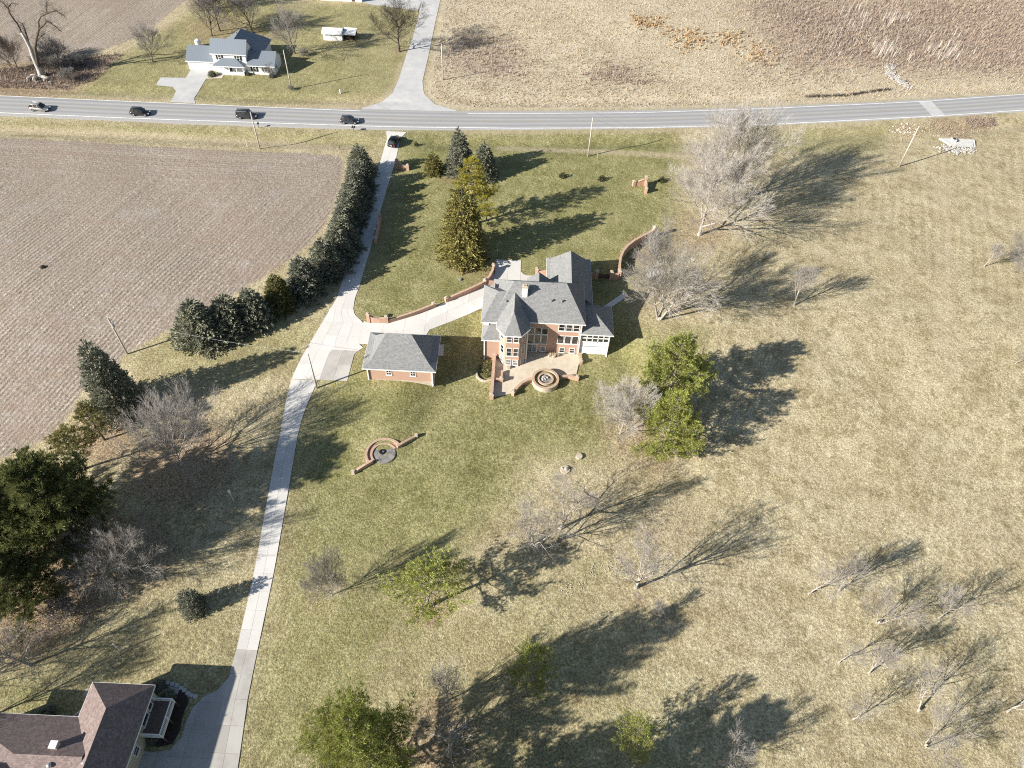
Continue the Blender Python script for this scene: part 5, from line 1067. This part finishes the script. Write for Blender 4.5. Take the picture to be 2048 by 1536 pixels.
SP = [('sapling_d', (1617, 1188), 7.5, 'young bare tree at the top left of the orchard grid'), ('sapling', (1678, 1181), 8.5, 'young bare tree close right of the top left one'), ('sapling_e', (1757, 1246), 8.5, 'young bare tree in the orchard middle with twin shadow'),
      ('sapling_b', (1878, 1236), 9.0, 'young bare tree at the top right of the orchard'), ('sapling_c', (1677, 1325), 6.5, 'thinnest bare sapling left in the second orchard row'), ('sapling', (1737, 1346), 8.0, 'young bare tree with tall fan shadow in the second row'),
      ('sapling_d', (1836, 1422), 9.0, 'young bare tree right of centre in the third row'), ('sapling_c', (1707, 1438), 7.0, 'young forked bare tree left in the third row'), ('sapling_e', (1851, 1491), 8.0, 'crooked bare tree near the bottom right'),
      ('sapling_c', (2014, 1423), 8.5, 'leaning bare tree at the right picture edge, lower'), ('sapling_b', (1440, 1528), 8.5, 'bare tree with pale crooked limbs at the bottom edge'), ('sapling_c', (2034, 1560), 8.0, 'bare tree cut by the bottom right corner'),
      ('sapling', (1310, 1232), 4.5, 'small twiggy sapling at the edge of the pine shadow'), ('sapling', (1968, 533), 6.5, 'slim pale sapling near the right edge, upper lawn'), ('sapling_b', (2031, 727), 5.0, 'small pale sapling at the right edge, mid lawn')]
for i, (k, p, h, lb) in enumerate(SP): tree(k, p, h, lb, 'young_tree', 'young bare trees on the dry lawn', i * 1.3, 1.0)
tree('broad', (2062, 570), 12.0, 'large bare tree cut by the right picture edge', 'bare_tree', None, 1.0, .95)
FAR = [('dark_broad', (306, 123), 11.0, 'bare tree standing alone left of the farmhouse'), ('dark_broad', (424, 72), 14.5, 'dense bare tree directly behind the farmhouse garage'), ('dark_oak', (440, 62), 15, 'dark bare tree second in line behind the farmhouse'),
       ('dark_broad', (506, 66), 13.5, 'bare tree third in line behind the farmhouse gable'), ('dark_broad', (590, 107), 14.5, 'grey spreading tree between farmhouse and shed'), ('dark_oak', (798, 103), 16.0, 'thick-trunked bare tree beside the side road'),
       ('dark_oak', (470, 10), 14.0, 'bare tree at the top edge behind the farmhouse'), ('dark_broad', (400, 22), 13.0, 'bare tree at the top edge by the upper field')]
for i, (k, p, h, lb) in enumerate(FAR): tree(k, p, h, lb, 'bare_tree', 'bare trees round the farmhouse', i * 1.1, (11, 13, 14, 13, 13, 18, 14, 13)[i])
for i, (p, h, lb) in enumerate([((540, 148), 3.6, 'grey bare bush at the east end of the farmhouse'), ((608, 112), 2.2, 'small pinkish bare bush at the foot of the grey tree'), ((583, 180), 1.3, 'low tangle of stems round the foot of a utility pole'), ((135, 1232), 4.0, 'dark sprouting stump beyond the small driveway spruce')]):
    tree('bare_shrub', p, h, lb, 'bare_shrub', None, i * 1.0, 1.2 if i else 1.0, 'shrub')
for i, (p, h, lb) in enumerate([((425, 152), 1.5, 'dark evergreen shrub by the farmhouse drive'), ((545, 154), 1.2, 'dark clipped shrub at the farmhouse corner'), ((497, 150), .9, 'small dark shrub under the farmhouse windows'), ((332, 1398), 1.6, 'dark evergreen shrub filling the mulch bed by the deck'), ((318, 1378), 1.4, 'dark shrub at the corner of the brown-roofed house'), ((305, 1480), 1.0, 'low dark shrub at the south end of the mulch bed'), ((95, 1432), 1.5, 'dark shrub under the north eave of the brown-roofed house')]):
    tree('spruce_globe', p, h, lb, 'evergreen_shrub', None, i * .8, 1.5, 'shrub')
# ------------------------------------------------------------------ dead tree with its broken pale trunk at the far left
d0 = G(84, 152); rn = random.Random(5); T = MB(); C = MB(); T2 = MB()
def path(pxs, y): return [Vector(d0) + (Vector(p) - Vector(d0)) for p in pxs]
def at_h(px, py, dy=0.0):
    """point above the trunk's own vertical plane seen at a pixel"""
    r_ = RC @ np.array([(px - 1024) / FPX, (py - 768) / FPX, 1.0]); t = (d0[1] + dy) / r_[1]; return Vector((t * r_[0], d0[1] + dy, CAMH + t * r_[2]))
limb_tube(T, [Vector((d0[0], d0[1], -.4)), at_h(79, 140), at_h(68, 118), at_h(60, 95), at_h(50, 76), at_h(43, 66)], [.85, .7, .52, .45, .4, .3], 9)
limb_tube(T2, [at_h(78, 138), at_h(73, 112), at_h(70, 95), at_h(74, 75, .5), at_h(78, 58, 1), at_h(77, 42, 1.2), at_h(82, 33, 1.5), at_h(94, 27, 2)], [.5, .42, .36, .29, .23, .18, .13, .07], 7)
for pts, r in [([(78, 58), (88, 50), (94, 42), (104, 48), (114, 56), (124, 64)], .24), ([(82, 33), (100, 24), (114, 22), (122, 28), (130, 33)], .16), ([(94, 27), (92, 14), (94, 2)], .1), ([(43, 66), (35, 48), (27, 38), (18, 25), (17, 14), (23, 6), (37, 9)], .24), ([(60, 95), (50, 60), (44, 46)], .26), ([(17, 18), (8, 8), (0, 2)], .1), ([(76, 80), (84, 70), (91, 67)], .1)]:
    P_ = [at_h(*p, rn.uniform(-1, 2)) for p in pts]; limb_tube(T2, P_, [max(.05, r * (1 - .85 * i / len(P_))) for i in range(len(P_))], 6)
    for i in range(44):
        k = rn.randrange(len(P_) - 1); o = P_[k].lerp(P_[k + 1], rn.random()); e = o + (rvec(rn) + Vector((0, 0, .3))) * rn.uniform(.8, 2.6); spike(C, o, e, .03)
        for j in range(4): q = o.lerp(e, rn.uniform(.3, 1)); spike(C, q, q + rvec(rn) * rn.uniform(.4, 1.2), .018)
dt = empty('dead_tree', d0); tag(dt, 'old dying tree with split pale trunk and dark crooked limbs at the far left', 'tree'); T.build('trunk', M['bark_dead'], dt, True); T2.build('limbs', M['bark_dark'], dt, True); C.build('crown', M['twig_dark'], dt)
for i, (p, h, lb) in enumerate([((40, 145), 11, 'dark slanting tree right behind the roadside rocks at far left'), ((24, 138), 10, 'dark tree between the slanting one and the picture edge'), ((2, 146), 9, 'dark tree cut by the left picture edge across the road')]): tree('dark_oak', p, h, lb, 'bare_tree', 'trees beside the dead tree', i * 2.0, .8)
for i, (p, h, lb) in enumerate([((98, 132), 5.5, 'dark thicket sapling just right of the dead tree'), ((110, 118), 6.0, 'taller thicket sapling behind the dead tree'), ((125, 142), 4.5, 'spreading dark bush right of the dead tree'), ((140, 160), 3.5, 'low dark bush nearest the road by the dead tree'), ((158, 132), 3.5, 'low bush in the shadow of the dead tree')]): tree('bare_shrub', p, h, lb, 'bare_shrub', 'thicket by the dead tree', i * 1.4, 1.1, 'shrub')
# ------------------------------------------------------------------ utility poles and wires
def pole(at, h, label, arm=None, dy=0, r=.17, xf=False):
    p = G(*at); o = empty('utility_pole', p); tag(o, label, 'utility pole', 'wooden utility poles')
    b = MB(); b.tube((p[0], p[1], p[2] - .5), (p[0], p[1], p[2] + h), r, r * .68, 9); b.build('shaft', M['pole'], o, True)
    if arm:
        b = MB(); b.obox((p[0], p[1], p[2] + h - .5), (math.cos(arm), math.sin(arm)), (-math.sin(arm), math.cos(arm)), -.9, .9, .12, .22, -.06, .06); a = b.build('crossarm', M['pole'], o)
        for s in (-.8, .8): q = MB(); x, y = p[0] + math.cos(arm) * s - math.sin(arm) * .17, p[1] + math.sin(arm) * s + math.cos(arm) * .17; q.tube((x, y, p[2] + h - .44), (x, y, p[2] + h - .25), .05, .03, 6); sub('insulator', q, M['white'], a)
    b = MB(); b.tube((p[0], p[1], p[2] + h), (p[0], p[1], p[2] + h + .22), .05, .04, 6); b.build('insulator', M['white'], o)
    if xf: b = MB(); b.tube((p[0] + .32, p[1] - .1, p[2] + h - 2.0), (p[0] + .32, p[1] - .1, p[2] + h - 1.1), .22, .22, 10); b.build('transformer', M['steel'], o)
    return Vector((p[0], p[1], p[2] + h + .2))
w1 = pole((1798, 333), 10.3, 'utility pole on the dry lawn near the culvert headwall'); w2 = pole((1176, 313), 9.7, 'utility pole on the front lawn south of the main road'); w3 = pole((255, 708), 8.8, 'utility pole between the lone spruce and the stubble field', xf=True)
w4 = pole((634, 776), 8.6, 'dark-topped utility pole beside the driveway near the garage'); w5 = pole((520, 298), 9.2, 'utility pole between stubble field and main road'); w6 = pole((886, 160), 9.4, 'utility pole at the meadow edge beside the side road'); w7 = pole((583, 178), 10.0, 'utility pole on the farmhouse lawn')
def wire(a, b, label, sag=.6, r=.012):
    m_ = MB(); n = 14; P_ = [a.lerp(b, i / n) - Vector((0, 0, sag * 4 * (i / n) * (1 - i / n))) for i in range(n + 1)]; limb_tube(m_, P_, [r] * (n + 1), 3); tag(m_.build('overhead_wire', M['wire']), label, 'wire', 'overhead wires')
wire(w6, w2, 'upper wire from the meadow pole to the front lawn pole', .9); wire(w6 - Vector((0, 0, 1.2)), w2 - Vector((0, 0, 1.3)), 'lower wire from the meadow pole to the front lawn pole', 1.1); wire(w3, w4, 'service wire from the field pole over the driveway', .8, .02)
g6 = G(886, 160); wire(w6 - Vector((0, 0, .6)), Vector(G(990, 168)), 'guy wire slanting from the meadow pole to the ground', .05)
# small posts, lamps, mailboxes
def post(at, h, mat, label, name, r=.05, cat='post', lamp=False):
    p = G(*at); o = empty(name, p); tag(o, label, cat); b = MB(); b.tube((p[0], p[1], p[2] - .2), (p[0], p[1], p[2] + h), r, r * .9, 8); b.build('shaft', M[mat], o)
    b = MB()
    if lamp: b.tube((p[0], p[1], p[2] + h), (p[0], p[1], p[2] + h + .45), .16, .2, 8); b.tube((p[0], p[1], p[2] + h + .45), (p[0], p[1], p[2] + h + .6), .22, .03, 8); b.build('lantern', M['white'], o)
    else: b.ball((p[0], p[1], p[2] + h), r * 1.15, 8, 5, .6); b.build('cap', M[mat], o)
post((468, 1003), 2.6, 'white', 'white lamp post in the tree shade left of the driveway', 'lamp_post', .05, 'lamp', True); post((241, 1302), 2.5, 'white', 'thin white pole on the lawn above the brown-roofed house', 'white_pole', .06)
post((672, 780), 2.0, 'yellow', 'yellow guy marker beside the garage utility pole', 'marker_post', .04); post((1194, 320), 1.8, 'yellow', 'yellow gas marker near the front lawn pole', 'marker_post', .04)
post((680, 300), 1.3, 'wood_dark', 'dark wooden stake at the stubble field corner', 'stake', .07); post((495, 294), 1.8, 'white', 'white plastic stake at the field edge left of the pole', 'stake', .06); post((681, 187), 1.1, 'white', 'white utility pedestal on the farmhouse lawn', 'pedestal', .16); post((145, 152), 1.2, 'yellow', 'orange-topped marker by the thicket', 'marker_post', .05)
def mailbox(at, label, n=1):
    p = G(*at); o = empty('mailbox', p); tag(o, label, 'mailbox'); b = MB(); b.box(p[0] - .05, p[0] + .05, p[1] - .05, p[1] + .05, p[2] - .2, p[2] + 1.05); b.build('post', M['wood_dark'], o)
    for i in range(n):
        x = p[0] + (i - (n - 1) / 2) * .5; b = MB(); prof = [(-.17, 0), (.17, 0), (.17, .22), (.11, .34), (0, .38), (-.11, .34), (-.17, .22)]; k = len(prof)
        b.add([(x + a, p[1] - .28, p[2] + 1.05 + c) for a, c in prof] + [(x + a, p[1] + .28, p[2] + 1.05 + c) for a, c in prof], [tuple(range(k)), tuple(range(2 * k - 1, k - 1, -1))] + [(i_, k + i_, k + (i_ + 1) % k, (i_ + 1) % k) for i_ in range(k)]); b.build('box', M['black'], o)
mailbox((518, 256), 'black mailbox by the road shoulder near the field pole'); mailbox((708, 263), 'pair of black mailboxes near the driveway mouth', 2)
# a dark lamp on the driveway wall, a flat stone ornament and a disc on the lawn
b = MB(); p = G(1130, 940); ring(b, p, .25, .8, p[2] - .1, p[2] + .22, 10); b.ball((p[0] + .1, p[1], p[2] + .3), .35, 8, 5, .8, .2, random.Random(2)); b.ball((p[0] - .5, p[1] + .2, p[2] + .2), .25, 7, 5, .8, .2, random.Random(5)); tag(b.build('stone_ornament', M['limestone']), 'white stone ornament ring on the lawn above the bare pair', 'ornament')
b = MB(); p = G(1158, 914); ring(b, p, .02, .55, p[2] - .1, p[2] + .35, 12); tag(b.build('tree_stump', M['limestone']), 'low round stump on the lawn behind the stone ornament', 'stump')
b = MB(); p = G(921, 560); b.ball((p[0], p[1], p[2] + .1), .4, 8, 5, .5, .2, random.Random(6)); tag(b.build('grey_boulder', M['stone_dark']), 'grey boulder on the lawn beside the curved court wall', 'boulder')
b = MB(); p = G(86, 535); b.ball((p[0], p[1], p[2] + .1), .5, 8, 5, .6, .25, random.Random(7)); tag(b.build('dark_lump', M['dirt']), 'dark lump lying out in the stubble field', 'debris')
p = G(1330, 547); b = MB(); b.box(p[0] - .9, p[0] + .9, p[1] - .4, p[1] + .4, p[2] + .35, p[2] + .47); b.box(p[0] - .7, p[0] - .45, p[1] - .3, p[1] + .3, p[2], p[2] + .347); b.box(p[0] + .45, p[0] + .7, p[1] - .3, p[1] + .3, p[2], p[2] + .347); tag(b.build('stone_bench', M['limestone']), 'pale stone bench under the forked maple', 'bench')
# ------------------------------------------------------------------ cars
def car(at, heading, paint, label, L=4.7, W=1.86, Hh=1.72, boxy=False, rack=False, z=None):
    p = at; o = empty('suv', p); o.rotation_euler.z = heading; tag(o, label, 'car')
    hl = L / 2; hw = W / 2; bt = .98 if not boxy else 1.05
    def loft(secs):
        mb = MB(); k = len(secs[0])
        for s in secs: mb.v.extend(s)
        for i in range(len(secs) - 1):
            for j in range(k): mb.f.append((i * k + j, i * k + (j + 1) % k, (i + 1) * k + (j + 1) % k, (i + 1) * k + j))
        mb.f.append(tuple(range(k - 1, -1, -1))); mb.f.append(tuple(range((len(secs) - 1) * k, len(secs) * k))); return mb
    def sec(x, w, z0, z1, r=.12): return [(x, -w + r, z0), (x, w - r, z0), (x, w, z0 + r), (x, w, z1 - r * 1.4), (x, w - r * .9, z1), (x, -w + r * .9, z1), (x, -w, z1 - r * 1.4), (x, -w, z0 + r)]
    hood = bt - (.06 if boxy else .12)
    body = loft([sec(-hl, hw * .86, .42, bt - .12), sec(-hl + .12, hw * .97, .30, bt), sec(-hl + .6, hw, .26, bt + .02), sec(-.2, hw, .24, bt + .02), sec(hl * .42, hw, .24, bt), sec(hl * .52, hw, .26, hood), sec(hl - .28, hw * .96, .28, hood - .12), sec(hl, hw * .80, .38, hood - .30)])
    mk = lambda n_, mb, m_, sm=True: (lambda q: (setattr(q, 'parent', o), q)[1])(mb.build(n_, m_, None, sm))
    mk('body', body, paint)
    rs = .93 if boxy else .80; cab = loft([[(-hl + .1, -hw * .92, bt), (-hl + .1, hw * .92, bt), (-hl + (.22 if boxy else .5), hw * rs, Hh - .06), (-hl + (.22 if boxy else .5), -hw * rs, Hh - .06)], [(hl * .47, -hw * .9, bt - .02), (hl * .47, hw * .9, bt - .02), (hl * (.22 if boxy else .12), hw * rs, Hh - .06), (hl * (.22 if boxy else .12), -hw * rs, Hh - .06)]])
    mk('greenhouse', cab, M['glass'], False)
    x0, x1 = -hl + (.18 if boxy else .44), hl * (.24 if boxy else .14); top = loft([[(x0, -hw * rs * .98, Hh - .07), (x0, hw * rs * .98, Hh - .07), (x0 + .06, hw * rs * .9, Hh), (x0 + .06, -hw * rs * .9, Hh)], [(x1, -hw * rs * .98, Hh - .07), (x1, hw * rs * .98, Hh - .07), (x1 - .12, hw * rs * .9, Hh), (x1 - .12, -hw * rs * .9, Hh)]]); mk('roof', top, paint)
    for s in (-1, 1):
        for xa, xb, wd in ((-hl * .42, -hl * .45, .1), (hl * .02, -hl * .01, .1)):
            b = MB(); a_ = Vector((xa, s * hw * .925, bt)); c_ = Vector((xb, s * hw * (rs + .01), Hh - .06)); b.add([(a_.x - wd, a_.y, a_.z), (a_.x + wd, a_.y, a_.z), (c_.x + wd, c_.y, c_.z), (c_.x - wd, c_.y, c_.z), (a_.x - wd, a_.y + s * .02, a_.z), (a_.x + wd, a_.y + s * .02, a_.z), (c_.x + wd, c_.y + s * .02, c_.z), (c_.x - wd, c_.y + s * .02, c_.z)], [(0, 1, 2, 3), (7, 6, 5, 4), (0, 4, 5, 1), (1, 5, 6, 2), (2, 6, 7, 3), (3, 7, 4, 0)]); mk('pillar', b, paint, False)
        if rack: b = MB(); b.box(x0 + .3, x1 - .35, s * hw * rs * .86 - .025, s * hw * rs * .86 + .025, Hh + .0, Hh + .07); mk('roof_rail', b, M['steel'], False)
        b = MB(); b.box(hl * .30, hl * .30 + .16, s * (hw + .02), s * (hw + .2), bt - .02, bt + .14) if s > 0 else b.box(hl * .30, hl * .30 + .16, -(hw + .2), -(hw + .02), bt - .02, bt + .14); mk('mirror', b, paint, False)
        b = MB(); b.box(hl - .22, hl - .03, s * hw * .62 - .17, s * hw * .62 + .17, hood - .33, hood - .17); mk('headlight', b, M['clear_lamp'], False)
        b = MB(); b.box(-hl - .02, -hl + .14, s * hw * .80 - .12, s * hw * .80 + .12, bt - .32, bt - .03); mk('taillight', b, M['red_lamp'], False)
        for x in (-hl * .60, hl * .60):
            b = MB(); b.tube((x, s * (hw - .22), .36), (x, s * (hw + .02), .36), .36, .36, 16); wh = mk('wheel', b, M['tyre'], False); b = MB(); b.tube((x, s * (hw - .1), .36), (x, s * (hw + .035), .36), .23, .21, 12); sub('rim', b, M['rim'], wh)
    b = MB(); b.box(-hl - .03, -hl + .02, -.27, .27, .62, .76); mk('number_plate', b, M['white'], False)
    b = MB(); b.box(-hl - .04, -hl + .1, -hw * .8, hw * .8, .36, .56); b.box(hl - .1, hl + .04, -hw * .72, hw * .72, .34, .5); mk('bumper', b, M['black'], False)
    b = MB(); b.box(hl - .06, hl + .02, -hw * .4, hw * .4, .52, .70); mk('grille', b, M['black'], False)
    return o
def on_road(px, py): q = pxw(px, py, .1); return (q[0], q[1], road_z(q[0], q[1]) + .01)
car(on_road(82, 220), R(-2), M['car_silver'], 'silver SUV with dark roof, first car at the left end of the road', 4.7, 1.86, 1.7, rack=True); car(on_road(282, 229), R(1), M['car_green'], 'dark grey SUV, second car on the main road from the left', 4.6)
car(on_road(495, 235), R(2), M['car_char'], 'boxy charcoal SUV behind the roadside utility pole', 5.0, 1.95, 1.9, True, True); car(on_road(700, 245), R(2), M['car_blue'], 'slate SUV approaching the driveway mouth on the main road', 4.5, 1.84, 1.68)
q = G(789, 287); car((q[0], q[1], tz(q[0], q[1]) + .07), math.atan2(140.8 - 96, -28.6 + 39) + R(2), M['car_black'], 'black SUV at the mouth of the concrete driveway', 4.8, 1.92, 1.8)
# ------------------------------------------------------------------ culvert headwall with riprap, stone drain, rocks by the dead tree
rn = random.Random(21)
def rocks(mb, pts, n, r0, r1, spread):
    P_ = [G(*p) for p in pts]
    for i in range(n):
        k = rn.randrange(len(P_) - 1) if len(P_) > 1 else 0; t = rn.random(); a = P_[k]; b = P_[min(k + 1, len(P_) - 1)]; x = a[0] + (b[0] - a[0]) * t + rn.gauss(0, spread); y = a[1] + (b[1] - a[1]) * t + rn.gauss(0, spread); mb.ball((x, y, tz(x, y) + .06), rn.uniform(r0, r1), 6, 4, .7, .25, rn)
c = G(1912, 290); hw_ = empty('culvert_headwall', c); tag(hw_, 'white concrete culvert headwall with sloped apron beside the road', 'culvert')
a = G(1878, 279); b_ = G(1943, 278)
b = MB(); b.box(a[0], b_[0], a[1] - .25, a[1] + .25, -1.6, .35); b.build('headwall', M['limestone_white'], hw_)
b = MB(); b.add([(a[0] + .5, a[1] - .26, .30), (b_[0] - .5, a[1] - .26, .30), (b_[0] - 1.2, a[1] - 3.2, .10), (a[0] + 2.2, a[1] - 3.2, .10)], [(0, 3, 2, 1)]); b.build('apron', M['limestone_white'], hw_)
for x0, x1 in ((a[0] + .2, a[0] + 2.0), (b_[0] - .2, b_[0] - .9)): b = MB(); b.add([(x0, a[1] - .26, -1), (x1, a[1] - 2.9, -1), (x1, a[1] - 2.9, .1), (x0, a[1] - .26, .35), (x0 + .25, a[1] - .26, -1), (x1 + .25, a[1] - 2.9, -1), (x1 + .25, a[1] - 2.9, .1), (x0 + .25, a[1] - .26, .35)], [(0, 1, 2, 3), (7, 6, 5, 4), (3, 2, 6, 7), (1, 5, 6, 2)]); b.build('wing_wall', M['white'], hw_)
b = MB(); x = (a[0] + b_[0]) / 2; b.box(x - 1.1, x + .5, a[1] - .29, a[1] - .253, -.34, .12); b.build('culvert_mouth', M['black'], hw_)
b = MB(); x = a[0] + (b_[0] - a[0]) * .36; b.box(x - .5, x + .5, a[1] - 1.5, a[1] - .26, -.3, .95); b.build('shadow_block', M['limestone_white'], hw_)  # added block, raised so that its shadow makes the dark triangle on the apron
b = MB(); b.box(x - .38, x + .38, a[1] - 1.38, a[1] - .4, .953, .97); b.build('shadow_block_top', M['black'], hw_)  # black top of the added shadow-casting block
b = MB(); rocks(b, [(1885, 296), (1910, 302), (1945, 297)], 160, .12, .38, .9); tag(b.build('riprap', M['riprap']), 'loose white riprap stones spilling below the culvert headwall', 'stones', kind='stuff')
b = MB(); rocks(b, [(1782, 128), (1777, 148), (1797, 160), (1818, 175)], 330, .12, .4, .7); tag(b.build('riprap', M['riprap']), 'pale stone drain channel winding through the brown brush', 'stones', kind='stuff')
b = MB(); rocks(b, [(1130, 1190), (1165, 1160), (1190, 1140), (1240, 1120)], 70, .04, .10, .6); tag(b.build('gravel', M['rock']), 'scatter of pale gravel in the lawn swale', 'gravel', kind='stuff')
b = MB(); rocks(b, [(1800, 262), (1830, 258)], 40, .1, .3, 1.2); tag(b.build('riprap', M['rock']), 'dry rubble beside the culvert pole', 'stones', kind='stuff')
for i, (px, py, s) in enumerate([(62, 158, .9), (72, 160, 1.1), (82, 157, .9), (90, 158, 1.0), (97, 160, .9), (86, 153, .6), (68, 153, .7), (102, 166, .6), (57, 163, .5), (78, 165, .5)]):
    p = G(px, py); b = MB(); u = rn.uniform(0, 3); L_ = s * rn.uniform(.9, 1.3); e = Vector((math.cos(u) * L_, math.sin(u) * L_, 0)); limb_tube(b, [Vector(p) - e + Vector((0, 0, .35 * s)), Vector(p) + Vector((0, 0, .5 * s)), Vector(p) + e + Vector((0, 0, .35 * s))], [s * .42, s * .5, s * .4], 7); b.f.append(tuple(range(6, -1, -1))); tag(b.build('cut_log', M['bark_pale']), 'pale chunk of broken trunk lying at the foot of the dead tree', 'log', 'broken trunk pieces under the dead tree')
# ------------------------------------------------------------------ meadow growth (uncountable)
rg = np.random.default_rng(9)
def inside(poly, P): return sdist(poly, P[:, 0], P[:, 1]) > 0
def blades(name, P, hmin, hmax, wd, mat, label, per=3, lean=.35, cat='grass', tang=None):
    n = len(P) * per; B0 = np.repeat(P, per, 0) + rg.normal(0, .12, (n, 2)); z = terrain(B0[:, 0], B0[:, 1]); h = rg.uniform(hmin, hmax, n); a = rg.uniform(0, 6.283, n); l = rg.normal(0, lean, (n, 2)); w_ = wd * rg.uniform(.6, 1.4, n)
    dx, dy = np.cos(a) * w_, np.sin(a) * w_; tx = B0[:, 0] + l[:, 0] * h; ty = B0[:, 1] + l[:, 1] * h
    if tang is not None: tx = B0[:, 0] + (tang[0] + l[:, 0]) * h; ty = B0[:, 1] + (tang[1] + l[:, 1]) * h
    V = np.stack([np.stack([B0[:, 0] - dx, B0[:, 1] - dy, z - .05], 1), np.stack([B0[:, 0] + dx, B0[:, 1] + dy, z - .05], 1), np.stack([tx, ty, z + h], 1)], 1).reshape(-1, 3)
    o = link(name, np_mesh(name, V, np.arange(n * 3).reshape(-1, 3), mat)); tag(o, label, cat, None, 'stuff'); return o
def scatter(poly, n):
    lo, hi = poly.min(0), poly.max(0); P = rg.uniform(lo, hi, (n * 3, 2)); P = P[inside(poly, P)][:n]; return P
vis = Wp([(893, -4), (868, 120), (860, 185), (880, 206), (930, 215), (1280, 214), (1536, 207), (1800, 196), (2060, 180), (2060, -4)])
P = scatter(vis, 24000); blades('dry_grass', P, .18, .5, .08, M['dry_blades'], 'pale dead grass covering the meadow beyond the road')
br = Wp([(1500, -4), (2060, -4), (2060, 150), (1930, 146), (1720, 130), (1600, 100), (1530, 60)])
P = np.vstack([scatter(br, 7000), scatter(Wp([(900, 60), (1010, 75), (1050, 110), (1040, 165), (960, 150), (890, 120)]), 500), scatter(Wp([(1170, 140), (1260, 135), (1300, 160), (1200, 170)]), 350), scatter(Wp([(1560, 80), (1640, 100), (1700, 150), (1600, 165), (1500, 150)]), 500)]); P = P + rg.normal(0, 4.5, P.shape); P = P[inside(vis, P)]; blades('brush', P, .5, 1.5, .06, M['brown_stems'], 'brown weedy brush in the far corner of the meadow', 4, .3, 'brush')
P = np.vstack([scatter(Wp(q), n) for q, n in [([(1262, 40), (1300, 36), (1330, 50), (1290, 58)], 80), ([(1340, 62), (1400, 66), (1420, 85), (1390, 105), (1360, 90)], 100), ([(1440, 70), (1475, 68), (1480, 85), (1450, 90)], 60), ([(1500, 100), (1545, 98), (1540, 125), (1505, 120)], 60)]]); P = P + rg.normal(0, 2.2, P.shape); blades('rust_grass', P, .5, 1.0, .14, M['rust_blades'], 'orange bunch grass tussocks in the middle of the meadow', 7, .28)
P = np.vstack([scatter(Wp(q), n) for q, n in [([(1675, 20), (1730, 15), (1740, 60), (1690, 70)], 70), ([(1750, 25), (1800, 30), (1830, 45), (1760, 55)], 60), ([(1740, 90), (1790, 90), (1800, 118), (1750, 120)], 80), ([(1850, 95), (1910, 95), (1915, 130), (1860, 120)], 80), ([(1650, 60), (1960, 60), (1960, 130), (1650, 120)], 90)]]); blades('canes', P, 1.8, 3.6, .05, M['cane'], 'pale upright saplings and canes standing in the brush', 2, .06, 'brush', (.08, .02))
P = scatter(Wp([(-20, 140), (60, 132), (180, 112), (250, 108), (190, 160), (140, 180), (0, 176), (-20, 176)]), 2600); blades('brush', P, .2, .9, .05, M['brown_stems'], 'brown scrub round the foot of the dead tree', 4, .45, 'brush')
P = scatter(Wp([(1795, 250), (1990, 236), (2000, 262), (1870, 275), (1800, 285)]), 500); blades('brush', P, .15, .5, .05, M['dry_blades'], 'dry weeds between the road and the culvert headwall', 4, .45, 'brush')
P = scatter(Wp([(1925, 238), (1985, 235), (1992, 252), (1940, 257)]), 320); blades('brush', P, .2, .8, .06, M['brown_stems'], 'dark brushwood beside the road above the culvert headwall', 5, .5, 'brush')
